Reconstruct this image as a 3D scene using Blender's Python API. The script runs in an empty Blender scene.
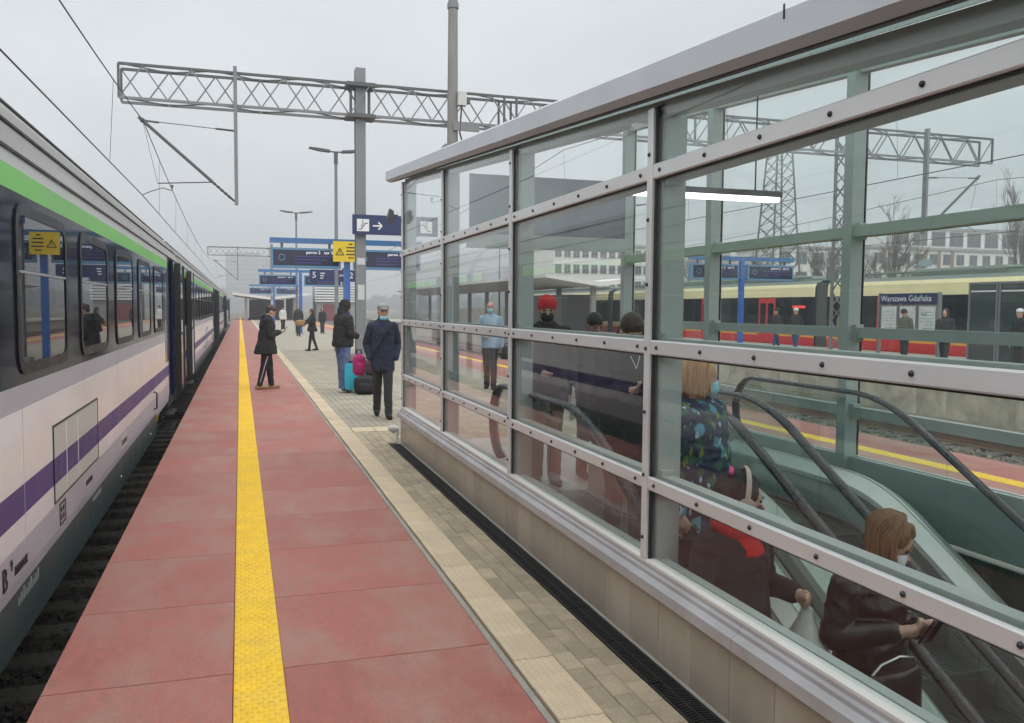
import bpy, bmesh, math, random
import numpy as np
from mathutils import Vector, Matrix, Euler
from mathutils.bvhtree import BVHTree
random.seed(7)
SC = bpy.context.scene
COL = SC.collection
R = math.radians

# ------------------------------------------------------------------ camera
# z = 0 is the top of the platform, +Y runs along the tracks, +X to the right
FPX, CX, CY, CAMH = 850.0, 512.0, 361.5, 1.68
dY = Vector((240 - CX, -(306 - CY), -FPX)).normalized()
_a = ((-(330 - CY)) * (-(306 - CY)) + FPX * FPX) / 272.0
dX = Vector((_a, -(330 - CY), -FPX)).normalized()
dX = (dX - dY * dX.dot(dY)).normalized()
dZ = dX.cross(dY)
cam = bpy.data.cameras.new('camera')
cam.sensor_width = 36.0
cam.lens = FPX / 1024 * 36.0
cam.clip_start = 0.05
cam.clip_end = 4000
camo = bpy.data.objects.new('camera', cam)
COL.objects.link(camo)
m3 = Matrix((dX, dY, dZ))
camo.matrix_world = Matrix.Translation((0, 0, CAMH)) @ m3.to_4x4()
SC.camera = camo

# ------------------------------------------------------------------ sky and sun (overcast)
SUN_EL, SUN_AZ = 58.0, 178.0
W = bpy.data.worlds.new('World')
SC.world = W
W.use_nodes = True
nt = W.node_tree
nt.nodes.clear()
wo = nt.nodes.new('ShaderNodeOutputWorld')
bg = nt.nodes.new('ShaderNodeBackground')
sky = nt.nodes.new('ShaderNodeTexSky')
sky.sky_type = 'NISHITA'
sky.sun_disc = False
sky.sun_elevation = R(SUN_EL)
sky.sun_rotation = R(SUN_AZ)
sky.air_density = 1.5
sky.dust_density = 6.0
sky.ozone_density = 1.0
hs = nt.nodes.new('ShaderNodeHueSaturation')
hs.inputs['Saturation'].default_value = 0.12
hs.inputs['Value'].default_value = 1.0
tc = nt.nodes.new('ShaderNodeTexCoord')
mp = nt.nodes.new('ShaderNodeMapping')
mp.inputs['Scale'].default_value = (1.0, 1.0, 2.6)
nz = nt.nodes.new('ShaderNodeTexNoise')
nz.inputs['Scale'].default_value = 2.2
nz.inputs['Detail'].default_value = 5
nz.inputs['Roughness'].default_value = 0.5
mr = nt.nodes.new('ShaderNodeMapRange')
mr.inputs['From Min'].default_value = 0.3
mr.inputs['From Max'].default_value = 0.7
mr.inputs['To Min'].default_value = 5.75
mr.inputs['To Max'].default_value = 7.5
cm = nt.nodes.new('ShaderNodeCombineColor')
mul = nt.nodes.new('ShaderNodeMix'); mul.data_type = 'RGBA'; mul.blend_type = 'MULTIPLY'
mul.inputs[0].default_value = 1.0
mul.inputs[7].default_value = (0.945, 1.0, 1.05, 1)
mx = nt.nodes.new('ShaderNodeMix'); mx.data_type = 'RGBA'
mx.inputs[0].default_value = 0.86
L = nt.links.new
L(sky.outputs[0], hs.inputs['Color'])
L(tc.outputs['Generated'], mp.inputs[0]); L(mp.outputs[0], nz.inputs['Vector'])
L(nz.outputs[0], mr.inputs[0])
for k in range(3):
    L(mr.outputs[0], cm.inputs[k])
L(cm.outputs[0], mul.inputs[6])
L(hs.outputs[0], mx.inputs[6]); L(mul.outputs[2], mx.inputs[7])
L(mx.outputs[2], bg.inputs['Color'])
bg.inputs['Strength'].default_value = 0.0575
L(bg.outputs[0], wo.inputs['Surface'])

sun = bpy.data.lights.new('sun', 'SUN')
sun.energy = 1.5
sun.angle = R(140)
sun.color = (1.0, 0.97, 0.93)
suno = bpy.data.objects.new('sun', sun)
COL.objects.link(suno)
suno.rotation_euler = Euler((R(90 - SUN_EL), 0, R(180 - SUN_AZ)), 'XYZ')

SC.view_settings.view_transform = 'Standard'
SC.view_settings.look = 'None'
SC.view_settings.gamma = 1.0
SC.view_settings.use_curve_mapping = False
SC.view_settings.exposure = 1.15
SC.render.engine = 'CYCLES'
SC.cycles.max_bounces = 8
SC.cycles.volume_bounces = 0
SC.cycles.diffuse_bounces = 3
SC.cycles.glossy_bounces = 4
SC.cycles.transmission_bounces = 6
SC.cycles.transparent_max_bounces = 40
SC.cycles.caustics_reflective = False
SC.cycles.caustics_refractive = False
SC.cycles.use_denoising = True
SC.cycles.sample_clamp_indirect = 6.0

# ------------------------------------------------------------------ helpers
class MB:
    def __init__(s):
        s.v = []; s.f = []; s.m = []
    def add(s, vs, fs, m=0):
        o = len(s.v)
        s.v += [tuple(p) for p in vs]
        s.f += [tuple(i + o for i in f) for f in fs]
        s.m += [m] * len(fs)
        return s
    def box(s, x0, x1, y0, y1, z0, z1, m=0):
        vs = [(x0,y0,z0),(x1,y0,z0),(x1,y1,z0),(x0,y1,z0),(x0,y0,z1),(x1,y0,z1),(x1,y1,z1),(x0,y1,z1)]
        return s.add(vs, [(3,2,1,0),(4,5,6,7),(0,1,5,4),(1,2,6,5),(2,3,7,6),(3,0,4,7)], m)
    def cbox(s, x0, x1, y0, y1, z0, z1, c, m=0):
        """box with its four top edges chamfered"""
        vs = [(x0,y0,z0),(x1,y0,z0),(x1,y1,z0),(x0,y1,z0),
              (x0,y0,z1-c),(x1,y0,z1-c),(x1,y1,z1-c),(x0,y1,z1-c),
              (x0+c,y0+c,z1),(x1-c,y0+c,z1),(x1-c,y1-c,z1),(x0+c,y1-c,z1)]
        fs = [(8,9,10,11)]
        for a in range(4):
            b = (a+1) % 4
            fs += [(a,b,4+b,4+a),(4+a,4+b,8+b,8+a)]
        return s.add(vs, fs, m)
    def beam(s, a, b, w, h, up=(0,0,1), m=0):
        a = Vector(a); b = Vector(b)
        d = (b - a).normalized()
        u = Vector(up)
        if abs(d.dot(u)) > 0.99: u = Vector((0,1,0)) if abs(d.y) < .9 else Vector((1,0,0))
        sd = d.cross(u).normalized(); u = sd.cross(d).normalized()
        vs = []
        for p in (a, b):
            for i, j in ((-1,-1),(1,-1),(1,1),(-1,1)):
                vs.append(p + sd*(w/2*i) + u*(h/2*j))
        return s.add(vs, [(3,2,1,0),(4,5,6,7),(0,1,5,4),(1,2,6,5),(2,3,7,6),(3,0,4,7)], m)
    def prism(s, poly, axis, a0, a1, m=0, segm=None, caps=True):
        """poly: 2-D points; axis 'x': (y,z)  'y': (x,z)  'z': (x,y)"""
        def P(p, t):
            return (t,p[0],p[1]) if axis == 'x' else ((p[0],t,p[1]) if axis == 'y' else (p[0],p[1],t))
        n = len(poly)
        vs = [P(p,a0) for p in poly] + [P(p,a1) for p in poly]
        o = len(s.v); s.v += vs
        for i in range(n):
            j = (i+1) % n
            s.f.append((o+i,o+j,o+n+j,o+n+i)); s.m.append(segm[i] if segm else m)
        if caps:
            s.f.append(tuple(o+n-1-i for i in range(n))); s.m.append(m)
            s.f.append(tuple(o+n+i for i in range(n))); s.m.append(m)
        return s
    def rings(s, rs, m=0, closed=False, cap=True):
        n = len(rs[0]); o = len(s.v)
        for r in rs: s.v += [tuple(p) for p in r]
        k = len(rs)
        for i in range(k if closed else k-1):
            a = o + i*n; b = o + ((i+1) % k)*n
            for j in range(n):
                j2 = (j+1) % n
                s.f.append((a+j,a+j2,b+j2,b+j)); s.m.append(m)
        if cap and not closed:
            s.f.append(tuple(o+n-1-i for i in range(n))); s.m.append(m)
            s.f.append(tuple(o+(k-1)*n+i for i in range(n))); s.m.append(m)
        return s
    def tube(s, pts, r, n=8, m=0, flat=None, up=(0,0,1)):
        """sweep a circle (or a flat oval w,h) along points"""
        pts = [Vector(p) for p in pts]; rs = []
        prev = None
        for i, p in enumerate(pts):
            d = (pts[min(i+1,len(pts)-1)] - pts[max(i-1,0)]).normalized()
            u = Vector(up)
            if abs(d.dot(u)) > 0.98: u = Vector((1,0,0)) if abs(d.x) < .9 else Vector((0,1,0))
            sd = d.cross(u).normalized()
            if prev is not None:
                sd = (prev - d*prev.dot(d)).normalized()
            prev = sd
            uu = sd.cross(d)
            rr = r[i] if isinstance(r, (list,tuple)) else r
            a, b = (rr, rr) if flat is None else flat
            rs.append([p + sd*(a*math.cos(2*math.pi*k/n)) + uu*(b*math.sin(2*math.pi*k/n)) for k in range(n)])
        return s.rings(rs, m)
    def sphere(s, c, r, n=10, k=6, m=0, rot=None):
        rx, ry, rz = (r,r,r) if not isinstance(r,(tuple,list)) else r
        c = Vector(c); rs = []
        for i in range(1, k):
            t = math.pi*i/k
            ring = []
            for j in range(n):
                a = 2*math.pi*j/n
                p = Vector((rx*math.sin(t)*math.cos(a), ry*math.sin(t)*math.sin(a), -rz*math.cos(t)))
                ring.append(c + (rot @ p if rot else p))
            rs.append(ring)
        o = len(s.v)
        s.rings(rs, m, cap=False)
        lo = Vector((0,0,-rz)); hi = Vector((0,0,rz))
        s.v += [tuple(c + (rot @ lo if rot else lo)), tuple(c + (rot @ hi if rot else hi))]
        b = len(s.v) - 2
        for j in range(n):
            j2 = (j+1) % n
            s.f.append((b, o+j2, o+j)); s.m.append(m)
            e = o + (k-2)*n
            s.f.append((b+1, e+j, e+j2)); s.m.append(m)
        return s
    def mesh(s, name, mats):
        me = bpy.data.meshes.new(name)
        me.from_pydata(s.v, [], s.f)
        for mt in (mats if isinstance(mats,(list,tuple)) else [mats]):
            me.materials.append(mt)
        me.polygons.foreach_set('material_index', s.m)
        me.update()
        return me
    def build(s, name, mats, parent=None, smooth=False, **kw):
        return mkobj(name, s.mesh(name, mats), parent, smooth, **kw)

def mkobj(name, me, parent=None, smooth=False, loc=None, rot=None, fixn=True):
    if fixn:
        bm = bmesh.new(); bm.from_mesh(me)
        bmesh.ops.recalc_face_normals(bm, faces=bm.faces)
        bm.to_mesh(me); bm.free()
    if smooth:
        me.polygons.foreach_set('use_smooth', [True]*len(me.polygons))
        if smooth != 'all':
            try: me.set_sharp_from_angle(angle=R(40))
            except Exception: pass
    o = bpy.data.objects.new(name, me)
    COL.objects.link(o)
    if loc is not None: o.location = loc
    if rot is not None: o.rotation_euler = rot
    if parent is not None: attach(o, parent)
    return o

def wmat(o):
    m = Matrix.LocRotScale(o.location, o.rotation_euler, o.scale)
    if o.parent: m = wmat(o.parent) @ o.matrix_parent_inverse @ m
    return m
def attach(o, parent):
    """child keeps its world-space mesh coordinates"""
    o.parent = parent
    o.matrix_parent_inverse = wmat(parent).inverted()
    return o
def inst(name, me, parent=None, loc=(0,0,0), rotz=0, local=False):
    o = bpy.data.objects.new(name, me)
    COL.objects.link(o)
    o.location = loc
    o.rotation_euler = (0,0,rotz)
    if parent is not None:
        if local: o.parent = parent
        else: attach(o, parent)
    return o
def thing(name, label, cat, loc=(0,0,0), rotz=0, group=None):
    o = bpy.data.objects.new(name, None)
    COL.objects.link(o)
    o.empty_display_size = 0.2
    o.location = loc; o.rotation_euler = (0,0,rotz)
    tag(o, label, cat, group)
    return o
def tag(o, label=None, cat=None, group=None, kind=None):
    if label: o['label'] = label
    if cat: o['category'] = cat
    if group: o['group'] = group
    if kind: o['kind'] = kind
    return o
def struct(o):
    o['kind'] = 'structure'; return o
def copy_tree(o, parent=None):
    c = o.copy(); COL.objects.link(c)
    if parent is not None: c.parent = parent
    for ch in list(o.children): copy_tree(ch, c)
    return c
def rrect(y0, y1, z0, z1, r, k=4):
    pts = []
    for cy, cz, a0 in ((y1-r,z1-r,0),(y0+r,z1-r,90),(y0+r,z0+r,180),(y1-r,z0+r,270)):
        for i in range(k+1):
            a = R(a0 + 90*i/k)
            pts.append((cy + r*math.cos(a), cz + r*math.sin(a)))
    return pts
def ringplate(mb, outer, inner, axis, a0, a1, m=0):
    """frame between two outlines with the same point count"""
    def P(p, t):
        return (t,p[0],p[1]) if axis == 'x' else ((p[0],t,p[1]) if axis == 'y' else (p[0],p[1],t))
    n = len(outer)
    vs = [P(p,a0) for p in outer] + [P(p,a0) for p in inner] + [P(p,a1) for p in outer] + [P(p,a1) for p in inner]
    fs = []
    for i in range(n):
        j = (i+1) % n
        fs += [(i,j,n+j,n+i),(2*n+i,3*n+i,3*n+j,2*n+j),(i,2*n+i,2*n+j,j),(n+i,n+j,3*n+j,3*n+i)]
    mb.add(vs, fs, m)
    return mb

def textmesh(s, size, mat, align='LEFT', ext=0.002):
    cu = bpy.data.curves.new('lettering', 'FONT')
    cu.body = s; cu.size = size; cu.align_x = align; cu.align_y = 'CENTER'
    cu.extrude = ext; cu.resolution_u = 2
    o = bpy.data.objects.new('lettering', cu)
    COL.objects.link(o)
    bpy.context.view_layer.update()
    me = bpy.data.meshes.new_from_object(o.evaluated_get(bpy.context.evaluated_depsgraph_get()))
    bpy.data.objects.remove(o); bpy.data.curves.remove(cu)
    me.materials.clear(); me.materials.append(mat)
    return me

# ------------------------------------------------------------------ materials
MATS = {}
def node(nt, t, **kw):
    n = nt.nodes.new(t)
    for k, v in kw.items(): setattr(n, k, v)
    return n
def M(name, col, rough=0.6, metal=0.0, var=0.12, scale=6.0, bump=0.0, bscale=60.0, coat=0.0,
      rand=0.0, stretch=(1,1,1), spec=0.5, detail=4.0, dirt=None, dirt_scale=1.5, dirt_amt=0.5, sheen=0.0):
    m = bpy.data.materials.new(name); m.use_nodes = True
    nt = m.node_tree; b = nt.nodes['Principled BSDF']; L = nt.links.new
    b.inputs['Roughness'].default_value = rough
    b.inputs['Metallic'].default_value = metal
    b.inputs['Specular IOR Level'].default_value = spec
    if coat: b.inputs['Coat Weight'].default_value = coat; b.inputs['Coat Roughness'].default_value = 0.04
    if sheen: b.inputs['Sheen Weight'].default_value = sheen
    tc = node(nt,'ShaderNodeTexCoord'); oi = node(nt,'ShaderNodeObjectInfo')
    vm = node(nt,'ShaderNodeVectorMath', operation='MULTIPLY_ADD')
    vm.inputs[1].default_value = stretch
    sc = node(nt,'ShaderNodeVectorMath', operation='SCALE'); sc.inputs['Scale'].default_value = 37.0
    cx = node(nt,'ShaderNodeCombineXYZ')
    for k in range(3): L(oi.outputs['Random'], cx.inputs[k])
    L(cx.outputs[0], sc.inputs[0])
    L(tc.outputs['Object'], vm.inputs[0]); L(sc.outputs[0], vm.inputs[2])
    nz = node(nt,'ShaderNodeTexNoise'); nz.inputs['Scale'].default_value = scale; nz.inputs['Detail'].default_value = detail
    nz.inputs['Roughness'].default_value = 0.6
    L(vm.outputs[0], nz.inputs['Vector'])
    mr = node(nt,'ShaderNodeMapRange'); mr.inputs[1].default_value = 0.28; mr.inputs[2].default_value = 0.72
    mr.inputs[3].default_value = 1-var; mr.inputs[4].default_value = 1+var
    L(nz.outputs[0], mr.inputs[0])
    fac = mr.outputs[0]
    if rand:
        r2 = node(nt,'ShaderNodeMapRange'); r2.inputs[3].default_value = 1-rand; r2.inputs[4].default_value = 1+rand
        L(oi.outputs['Random'], r2.inputs[0])
        mu = node(nt,'ShaderNodeMath', operation='MULTIPLY'); L(fac, mu.inputs[0]); L(r2.outputs[0], mu.inputs[1]); fac = mu.outputs[0]
    base = node(nt,'ShaderNodeVectorMath', operation='SCALE'); base.inputs[0].default_value = col[:3]
    L(fac, base.inputs['Scale'])
    out = base.outputs[0]
    if dirt:
        n2 = node(nt,'ShaderNodeTexNoise'); n2.inputs['Scale'].default_value = dirt_scale; n2.inputs['Detail'].default_value = 6
        n2.inputs['Roughness'].default_value = 0.65
        L(vm.outputs[0], n2.inputs['Vector'])
        m2 = node(nt,'ShaderNodeMapRange'); m2.inputs[1].default_value = 0.42; m2.inputs[2].default_value = 0.68
        m2.inputs[3].default_value = 0; m2.inputs[4].default_value = dirt_amt
        L(n2.outputs[0], m2.inputs[0])
        mx = node(nt,'ShaderNodeMix', data_type='RGBA'); L(m2.outputs[0], mx.inputs[0]); L(out, mx.inputs[6])
        mx.inputs[7].default_value = (*dirt, 1)
        out = mx.outputs[2]
    L(out, b.inputs['Base Color'])
    if rough > 0.12:
        m3 = node(nt,'ShaderNodeMapRange'); m3.inputs[1].default_value = 0.3; m3.inputs[2].default_value = 0.7
        m3.inputs[3].default_value = rough*0.85; m3.inputs[4].default_value = min(1, rough*1.15)
        L(nz.outputs[0], m3.inputs[0]); L(m3.outputs[0], b.inputs['Roughness'])
    if bump:
        n3 = node(nt,'ShaderNodeTexNoise'); n3.inputs['Scale'].default_value = bscale; n3.inputs['Detail'].default_value = 4
        L(vm.outputs[0], n3.inputs['Vector'])
        bp = node(nt,'ShaderNodeBump'); bp.inputs['Strength'].default_value = bump; bp.inputs['Distance'].default_value = 0.01
        L(n3.outputs[0], bp.inputs['Height']); L(bp.outputs[0], b.inputs['Normal'])
    MATS[name] = m
    return m
def glass(name, tint, ior=1.5, rough=0.0, refl=1.0, smear=.012):
    m = bpy.data.materials.new(name); m.use_nodes = True
    nt = m.node_tree; nt.nodes.clear(); L = nt.links.new
    o = node(nt,'ShaderNodeOutputMaterial'); mx = node(nt,'ShaderNodeMixShader')
    tr = node(nt,'ShaderNodeBsdfTransparent'); tr.inputs[0].default_value = (*tint,1)
    gl = node(nt,'ShaderNodeBsdfGlossy'); gl.inputs['Roughness'].default_value = rough
    gl.inputs['Color'].default_value = (refl,refl,refl,1)
    fr = node(nt,'ShaderNodeFresnel'); fr.inputs['IOR'].default_value = ior
    ge = node(nt,'ShaderNodeNewGeometry')
    # the far face of a pane is met from inside: keep the outside Fresnel there too
    inv = node(nt,'ShaderNodeMath', operation='SUBTRACT'); inv.inputs[0].default_value = ior; inv.inputs[1].default_value = 0.0
    a = node(nt,'ShaderNodeMath', operation='MULTIPLY_ADD')
    a.inputs[1].default_value = (1.0/ior - ior)
    a.inputs[2].default_value = ior
    # Fresnel inverts the IOR on back faces by itself: feed 1/ior there
    L(ge.outputs['Backfacing'], a.inputs[0]); L(a.outputs[0], fr.inputs['IOR'])
    L(fr.outputs[0], mx.inputs[0]); L(tr.outputs[0], mx.inputs[1]); L(gl.outputs[0], mx.inputs[2])
    df = node(nt,'ShaderNodeBsdfDiffuse'); df.inputs[0].default_value = (.62,.62,.60,1)
    tc = node(nt,'ShaderNodeTexCoord'); mp = node(nt,'ShaderNodeMapping'); mp.inputs['Scale'].default_value = (3,3,.8)
    nz = node(nt,'ShaderNodeTexNoise'); nz.inputs['Scale'].default_value = 2.2; nz.inputs['Detail'].default_value = 8; nz.inputs['Roughness'].default_value = .7
    mr = node(nt,'ShaderNodeMapRange'); mr.inputs[1].default_value = .48; mr.inputs[2].default_value = .78; mr.inputs[3].default_value = .0; mr.inputs[4].default_value = smear
    L(tc.outputs['Object'], mp.inputs[0]); L(mp.outputs[0], nz.inputs['Vector']); L(nz.outputs[0], mr.inputs[0])
    m2 = node(nt,'ShaderNodeMixShader'); L(mr.outputs[0], m2.inputs[0]); L(mx.outputs[0], m2.inputs[1]); L(df.outputs[0], m2.inputs[2])
    L(m2.outputs[0], o.inputs['Surface'])
    MATS[name] = m
    return m
def speckle(m, amt=.15, scale=140, spots=None, spot_scale=9.0, spot_thr=.06):
    nt = m.node_tree; b = nt.nodes['Principled BSDF']; L = nt.links.new
    src = b.inputs['Base Color'].links[0].from_socket
    vec = [n for n in nt.nodes if n.type == 'VECT_MATH' and n.operation == 'MULTIPLY_ADD'][0].outputs[0]
    nz = node(nt,'ShaderNodeTexNoise'); nz.inputs['Scale'].default_value = scale; nz.inputs['Detail'].default_value = 3
    L(vec, nz.inputs['Vector'])
    mr = node(nt,'ShaderNodeMapRange'); mr.inputs[1].default_value = .3; mr.inputs[2].default_value = .7
    mr.inputs[3].default_value = 1-amt; mr.inputs[4].default_value = 1+amt
    L(nz.outputs[0], mr.inputs[0])
    sc = node(nt,'ShaderNodeVectorMath', operation='SCALE'); L(src, sc.inputs[0]); L(mr.outputs[0], sc.inputs['Scale'])
    out = sc.outputs[0]
    if spots:
        vo = node(nt,'ShaderNodeTexVoronoi'); vo.inputs['Scale'].default_value = spot_scale; L(vec, vo.inputs['Vector'])
        ms = node(nt,'ShaderNodeMapRange'); ms.inputs[1].default_value = spot_thr; ms.inputs[2].default_value = spot_thr*.5
        ms.inputs[3].default_value = 0; ms.inputs[4].default_value = .75
        L(vo.outputs['Distance'], ms.inputs[0])
        # only some cells carry a spot
        gt = node(nt,'ShaderNodeMath', operation='GREATER_THAN'); gt.inputs[1].default_value = .72
        sp = node(nt,'ShaderNodeSeparateColor'); L(vo.outputs['Color'], sp.inputs[0]); L(sp.outputs[0], gt.inputs[0])
        mu = node(nt,'ShaderNodeMath', operation='MULTIPLY'); L(ms.outputs[0], mu.inputs[0]); L(gt.outputs[0], mu.inputs[1])
        mx = node(nt,'ShaderNodeMix', data_type='RGBA'); L(mu.outputs[0], mx.inputs[0]); L(out, mx.inputs[6]); mx.inputs[7].default_value = (*spots,1)
        out = mx.outputs[2]
    L(out, b.inputs['Base Color'])
    return m
def emis(name, col, s):
    m = bpy.data.materials.new(name); m.use_nodes = True
    b = m.node_tree.nodes['Principled BSDF']
    b.inputs['Base Color'].default_value = (col[0]*.15,col[1]*.15,col[2]*.15,1)
    b.inputs['Emission Color'].default_value = (*col,1); b.inputs['Emission Strength'].default_value = s
    MATS[name] = m
    return m
# ------------------------------------------------------------------ setting: ground, tracks, platforms
mt_red = M('red_concrete', (0.37,0.125,0.10), 0.6, var=0.16, scale=16, detail=9, bump=0.2, bscale=220, rand=0.09, stretch=(1.5,0.7,1),
           dirt=(0.365,0.235,0.185), dirt_scale=1.5, dirt_amt=.75)
speckle(mt_red, .16, 160, (0.07,0.035,0.03), 7.0, .035)
mt_yel = M('yellow_tactile', (0.86,0.56,0.03), 0.55, var=0.1, scale=9, bump=0.05, bscale=150, rand=0.05, dirt=(0.70,0.48,0.12), dirt_scale=5, dirt_amt=0.4)
mt_beige = M('beige_tactile', (0.60,0.485,0.345), 0.75, var=0.1, scale=7, bump=0.15, bscale=200, rand=0.08, dirt=(0.50,0.41,0.30), dirt_scale=4, dirt_amt=0.5)
mt_pav = M('paver_concrete', (0.395,0.33,0.235), 0.8, var=0.16, scale=9, bump=0.3, bscale=260, rand=0.16, dirt=(0.22,0.19,0.14), dirt_scale=3, dirt_amt=0.5)
speckle(mt_beige,.14,170); speckle(mt_pav,.22,190,(0.08,0.07,0.05),14,.05); speckle(mt_yel,.08,120)
mt_pavfar = M('paver_field', (0.33,0.305,0.25), 0.8, var=0.18, scale=1.4, bump=0.2, bscale=80)
mt_conc = M('concrete', (0.36,0.34,0.30), 0.8, var=0.2, scale=3, bump=0.25, bscale=90, dirt=(0.2,0.19,0.17), dirt_scale=1.2, dirt_amt=0.6)
speckle(mt_conc,.2,120)
mt_joint = M('joint_sand', (0.10,0.085,0.065), 0.95, var=0.3, scale=20)
mt_dark = M('dark_void', (0.015,0.015,0.015), 0.9)
mt_iron = M('cast_iron', (0.028,0.028,0.03), 0.5, metal=0.4, var=0.4, scale=40)
mt_bal = M('ballast', (0.045,0.04,0.034), 0.95, var=0.55, scale=14, bump=1.0, bscale=26, detail=8)  # dirty stone; shade between train and platform is put into this dark colour
mt_stone = M('ballast_stone', (0.05,0.044,0.038), 0.95, var=0.4, scale=5, bump=0.3, bscale=30)  # loose stones carry the same painted-in shade of the track gap
mt_sleep = M('sleeper_concrete', (0.085,0.08,0.07), 0.9, var=0.25, scale=6, bump=0.2, bscale=60)  # track gap's shade put into the sleeper colour, used on all tracks
mt_rail = M('rail_steel', (0.19,0.12,0.08), 0.6, metal=0.6, var=0.25, scale=10)
mt_ground = M('ground_soil', (0.12,0.12,0.075), 0.95, var=0.35, scale=0.2, bump=0.3, bscale=3)
mt_floor = M('granite_floor', (0.44,0.42,0.385), 0.35, var=0.1, scale=30, bump=0.02, rand=0.05)
mt_seal = M('sealant', (0.52,0.48,0.42), 0.7)
mt_wallp = M('platform_wall_concrete', (0.46,0.42,0.33), 0.8, var=0.18, scale=1.2, bump=0.2, bscale=40, rand=0.1, dirt=(0.2,0.18,0.14), dirt_scale=1.6, dirt_amt=0.8)

def quadsheet(mb, x0, x1, y0, y1, z, m=0):
    mb.add([(x0,y0,z),(x1,y0,z),(x1,y1,z),(x0,y1,z)], [(0,1,2,3)], m)
g = MB()
HX0, HX1, HY0, HY1 = 1.6, 5.3, -9.0, 7.2        # shaft of the escalators goes through
for a in ((-1200,HX0,-300,1500),(HX1,1200,-300,1500),(HX0,HX1,-300,HY0),(HX0,HX1,HY1,1500)):
    quadsheet(g, *a, -1.32)
struct(g.build('ground', mt_ground))

# ballast beds with loose stones and sleepers
def bed(name, x0, x1, y0, y1, mat=None):
    nx, ny = max(4,int((x1-x0)/0.5)), int((y1-y0)/0.5)
    mb = MB(); rnd = random.Random(int(x0*10))
    vs = [(x0+(x1-x0)*i/nx, y0+(y1-y0)*j/ny, -0.985+rnd.uniform(-.03,.03)) for j in range(ny+1) for i in range(nx+1)]
    fs = [(j*(nx+1)+i, j*(nx+1)+i+1, (j+1)*(nx+1)+i+1, (j+1)*(nx+1)+i) for j in range(ny) for i in range(nx)]
    mb.add(vs, fs)
    return struct(mb.build(name, mat or mt_bal))
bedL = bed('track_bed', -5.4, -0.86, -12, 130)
mt_bal2 = M('ballast_pale', (0.16,0.14,0.11), 0.95, var=0.5, scale=14, bump=1.0, bscale=26, detail=8)
mt_stone2 = M('ballast_stone_pale', (0.19,0.165,0.135), 0.95, var=0.4, scale=5)
bedR = bed('track_bed', 8.17, 16.88, 0, 110, mt_bal2)

def stones(parent, x0, x1, y0, y1, n, seed, mat=None):
    rnd = random.Random(seed); mb = MB()
    for _ in range(n):
        x, y = rnd.uniform(x0,x1), rnd.uniform(y0,y1)
        s = rnd.uniform(.018,.04)
        rot = Euler((rnd.uniform(0,6),rnd.uniform(0,6),rnd.uniform(0,6))).to_matrix()
        vs = []
        for i in (-1,1):
            for j in (-1,1):
                for k in (-1,1):
                    v = rot @ Vector((i*rnd.uniform(.5,1.1),j*rnd.uniform(.5,1.1),k*rnd.uniform(.4,.9)))*s
                    vs.append((x+v.x, y+v.y, -0.965+v.z))
        mb.add(vs, [(0,1,3,2),(4,6,7,5),(0,4,5,1),(2,3,7,6),(0,2,6,4),(1,5,7,3)])
    o = mb.build('stone', mat or mt_stone, parent); o['kind'] = 'stuff'
    return o
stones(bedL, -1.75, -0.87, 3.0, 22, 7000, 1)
stones(bedR, 8.3, 14.0, 5.0, 22, 9000, 2, mt_stone2)

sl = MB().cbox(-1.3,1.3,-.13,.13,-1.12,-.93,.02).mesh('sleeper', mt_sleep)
def track(xc, y0, y1, bed_o, ys0, ys1):
    for s in (-.7535,.7535):
        mb = MB()
        prof = [(-.07,-.93),(.07,-.93),(.07,-.915),(.012,-.90),(.012,-.80),(.036,-.79),(.036,-.762),(-.036,-.762),(-.036,-.79),(-.012,-.80),(-.012,-.90),(-.07,-.915)]
        mb.prism([(xc+s+px,pz) for px,pz in prof], 'y', y0, y1)
        mb.build('rail', mt_rail, bed_o)
    y = ys0
    while y < ys1:
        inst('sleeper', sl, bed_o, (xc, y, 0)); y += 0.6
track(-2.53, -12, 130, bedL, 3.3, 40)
track(9.87, 0, 110, bedR, 5.0, 34)
track(14.3, 0, 110, bedR, 8.0, 34)

# the island platform
pl = MB()
pl.box(-.80,1.95,-12,130,-1.31,-.062)
pl.box(4.97,8.11,-12,130,-1.31,-.062)
pl.box(1.952,4.968,7.02,130,-1.31,-.062)
platform = struct(pl.build('platform', mt_conc))
for a_, b_ in ((-.83,1.17),(6.16,8.14)): MB().box(a_,b_,-5,60.003,-.0615,-.04).build('joint_bed', mt_dark, platform)

def slabrow(x0, x1, y0, y1, ylong):
    w = x1-x0
    me = MB().cbox(0.002,w-.002,.005,.995,-.05,0,.0025).mesh('slab', mt_red)
    for k in range(y0, y1): inst('slab', me, platform, (x0,k,0))
    if ylong > y1:
        MB().cbox(x0,x1,y1+.004,ylong,-.06,0,.004).build('slab', mt_red, platform)
slabrow(-.84, -.047, 1, 60, 130)
slabrow(.172, 1.175, 1, 60, 130)
slabrow(6.15, 7.138, 3, 40, 130)
slabrow(7.362, 8.15, 3, 40, 130)

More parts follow.
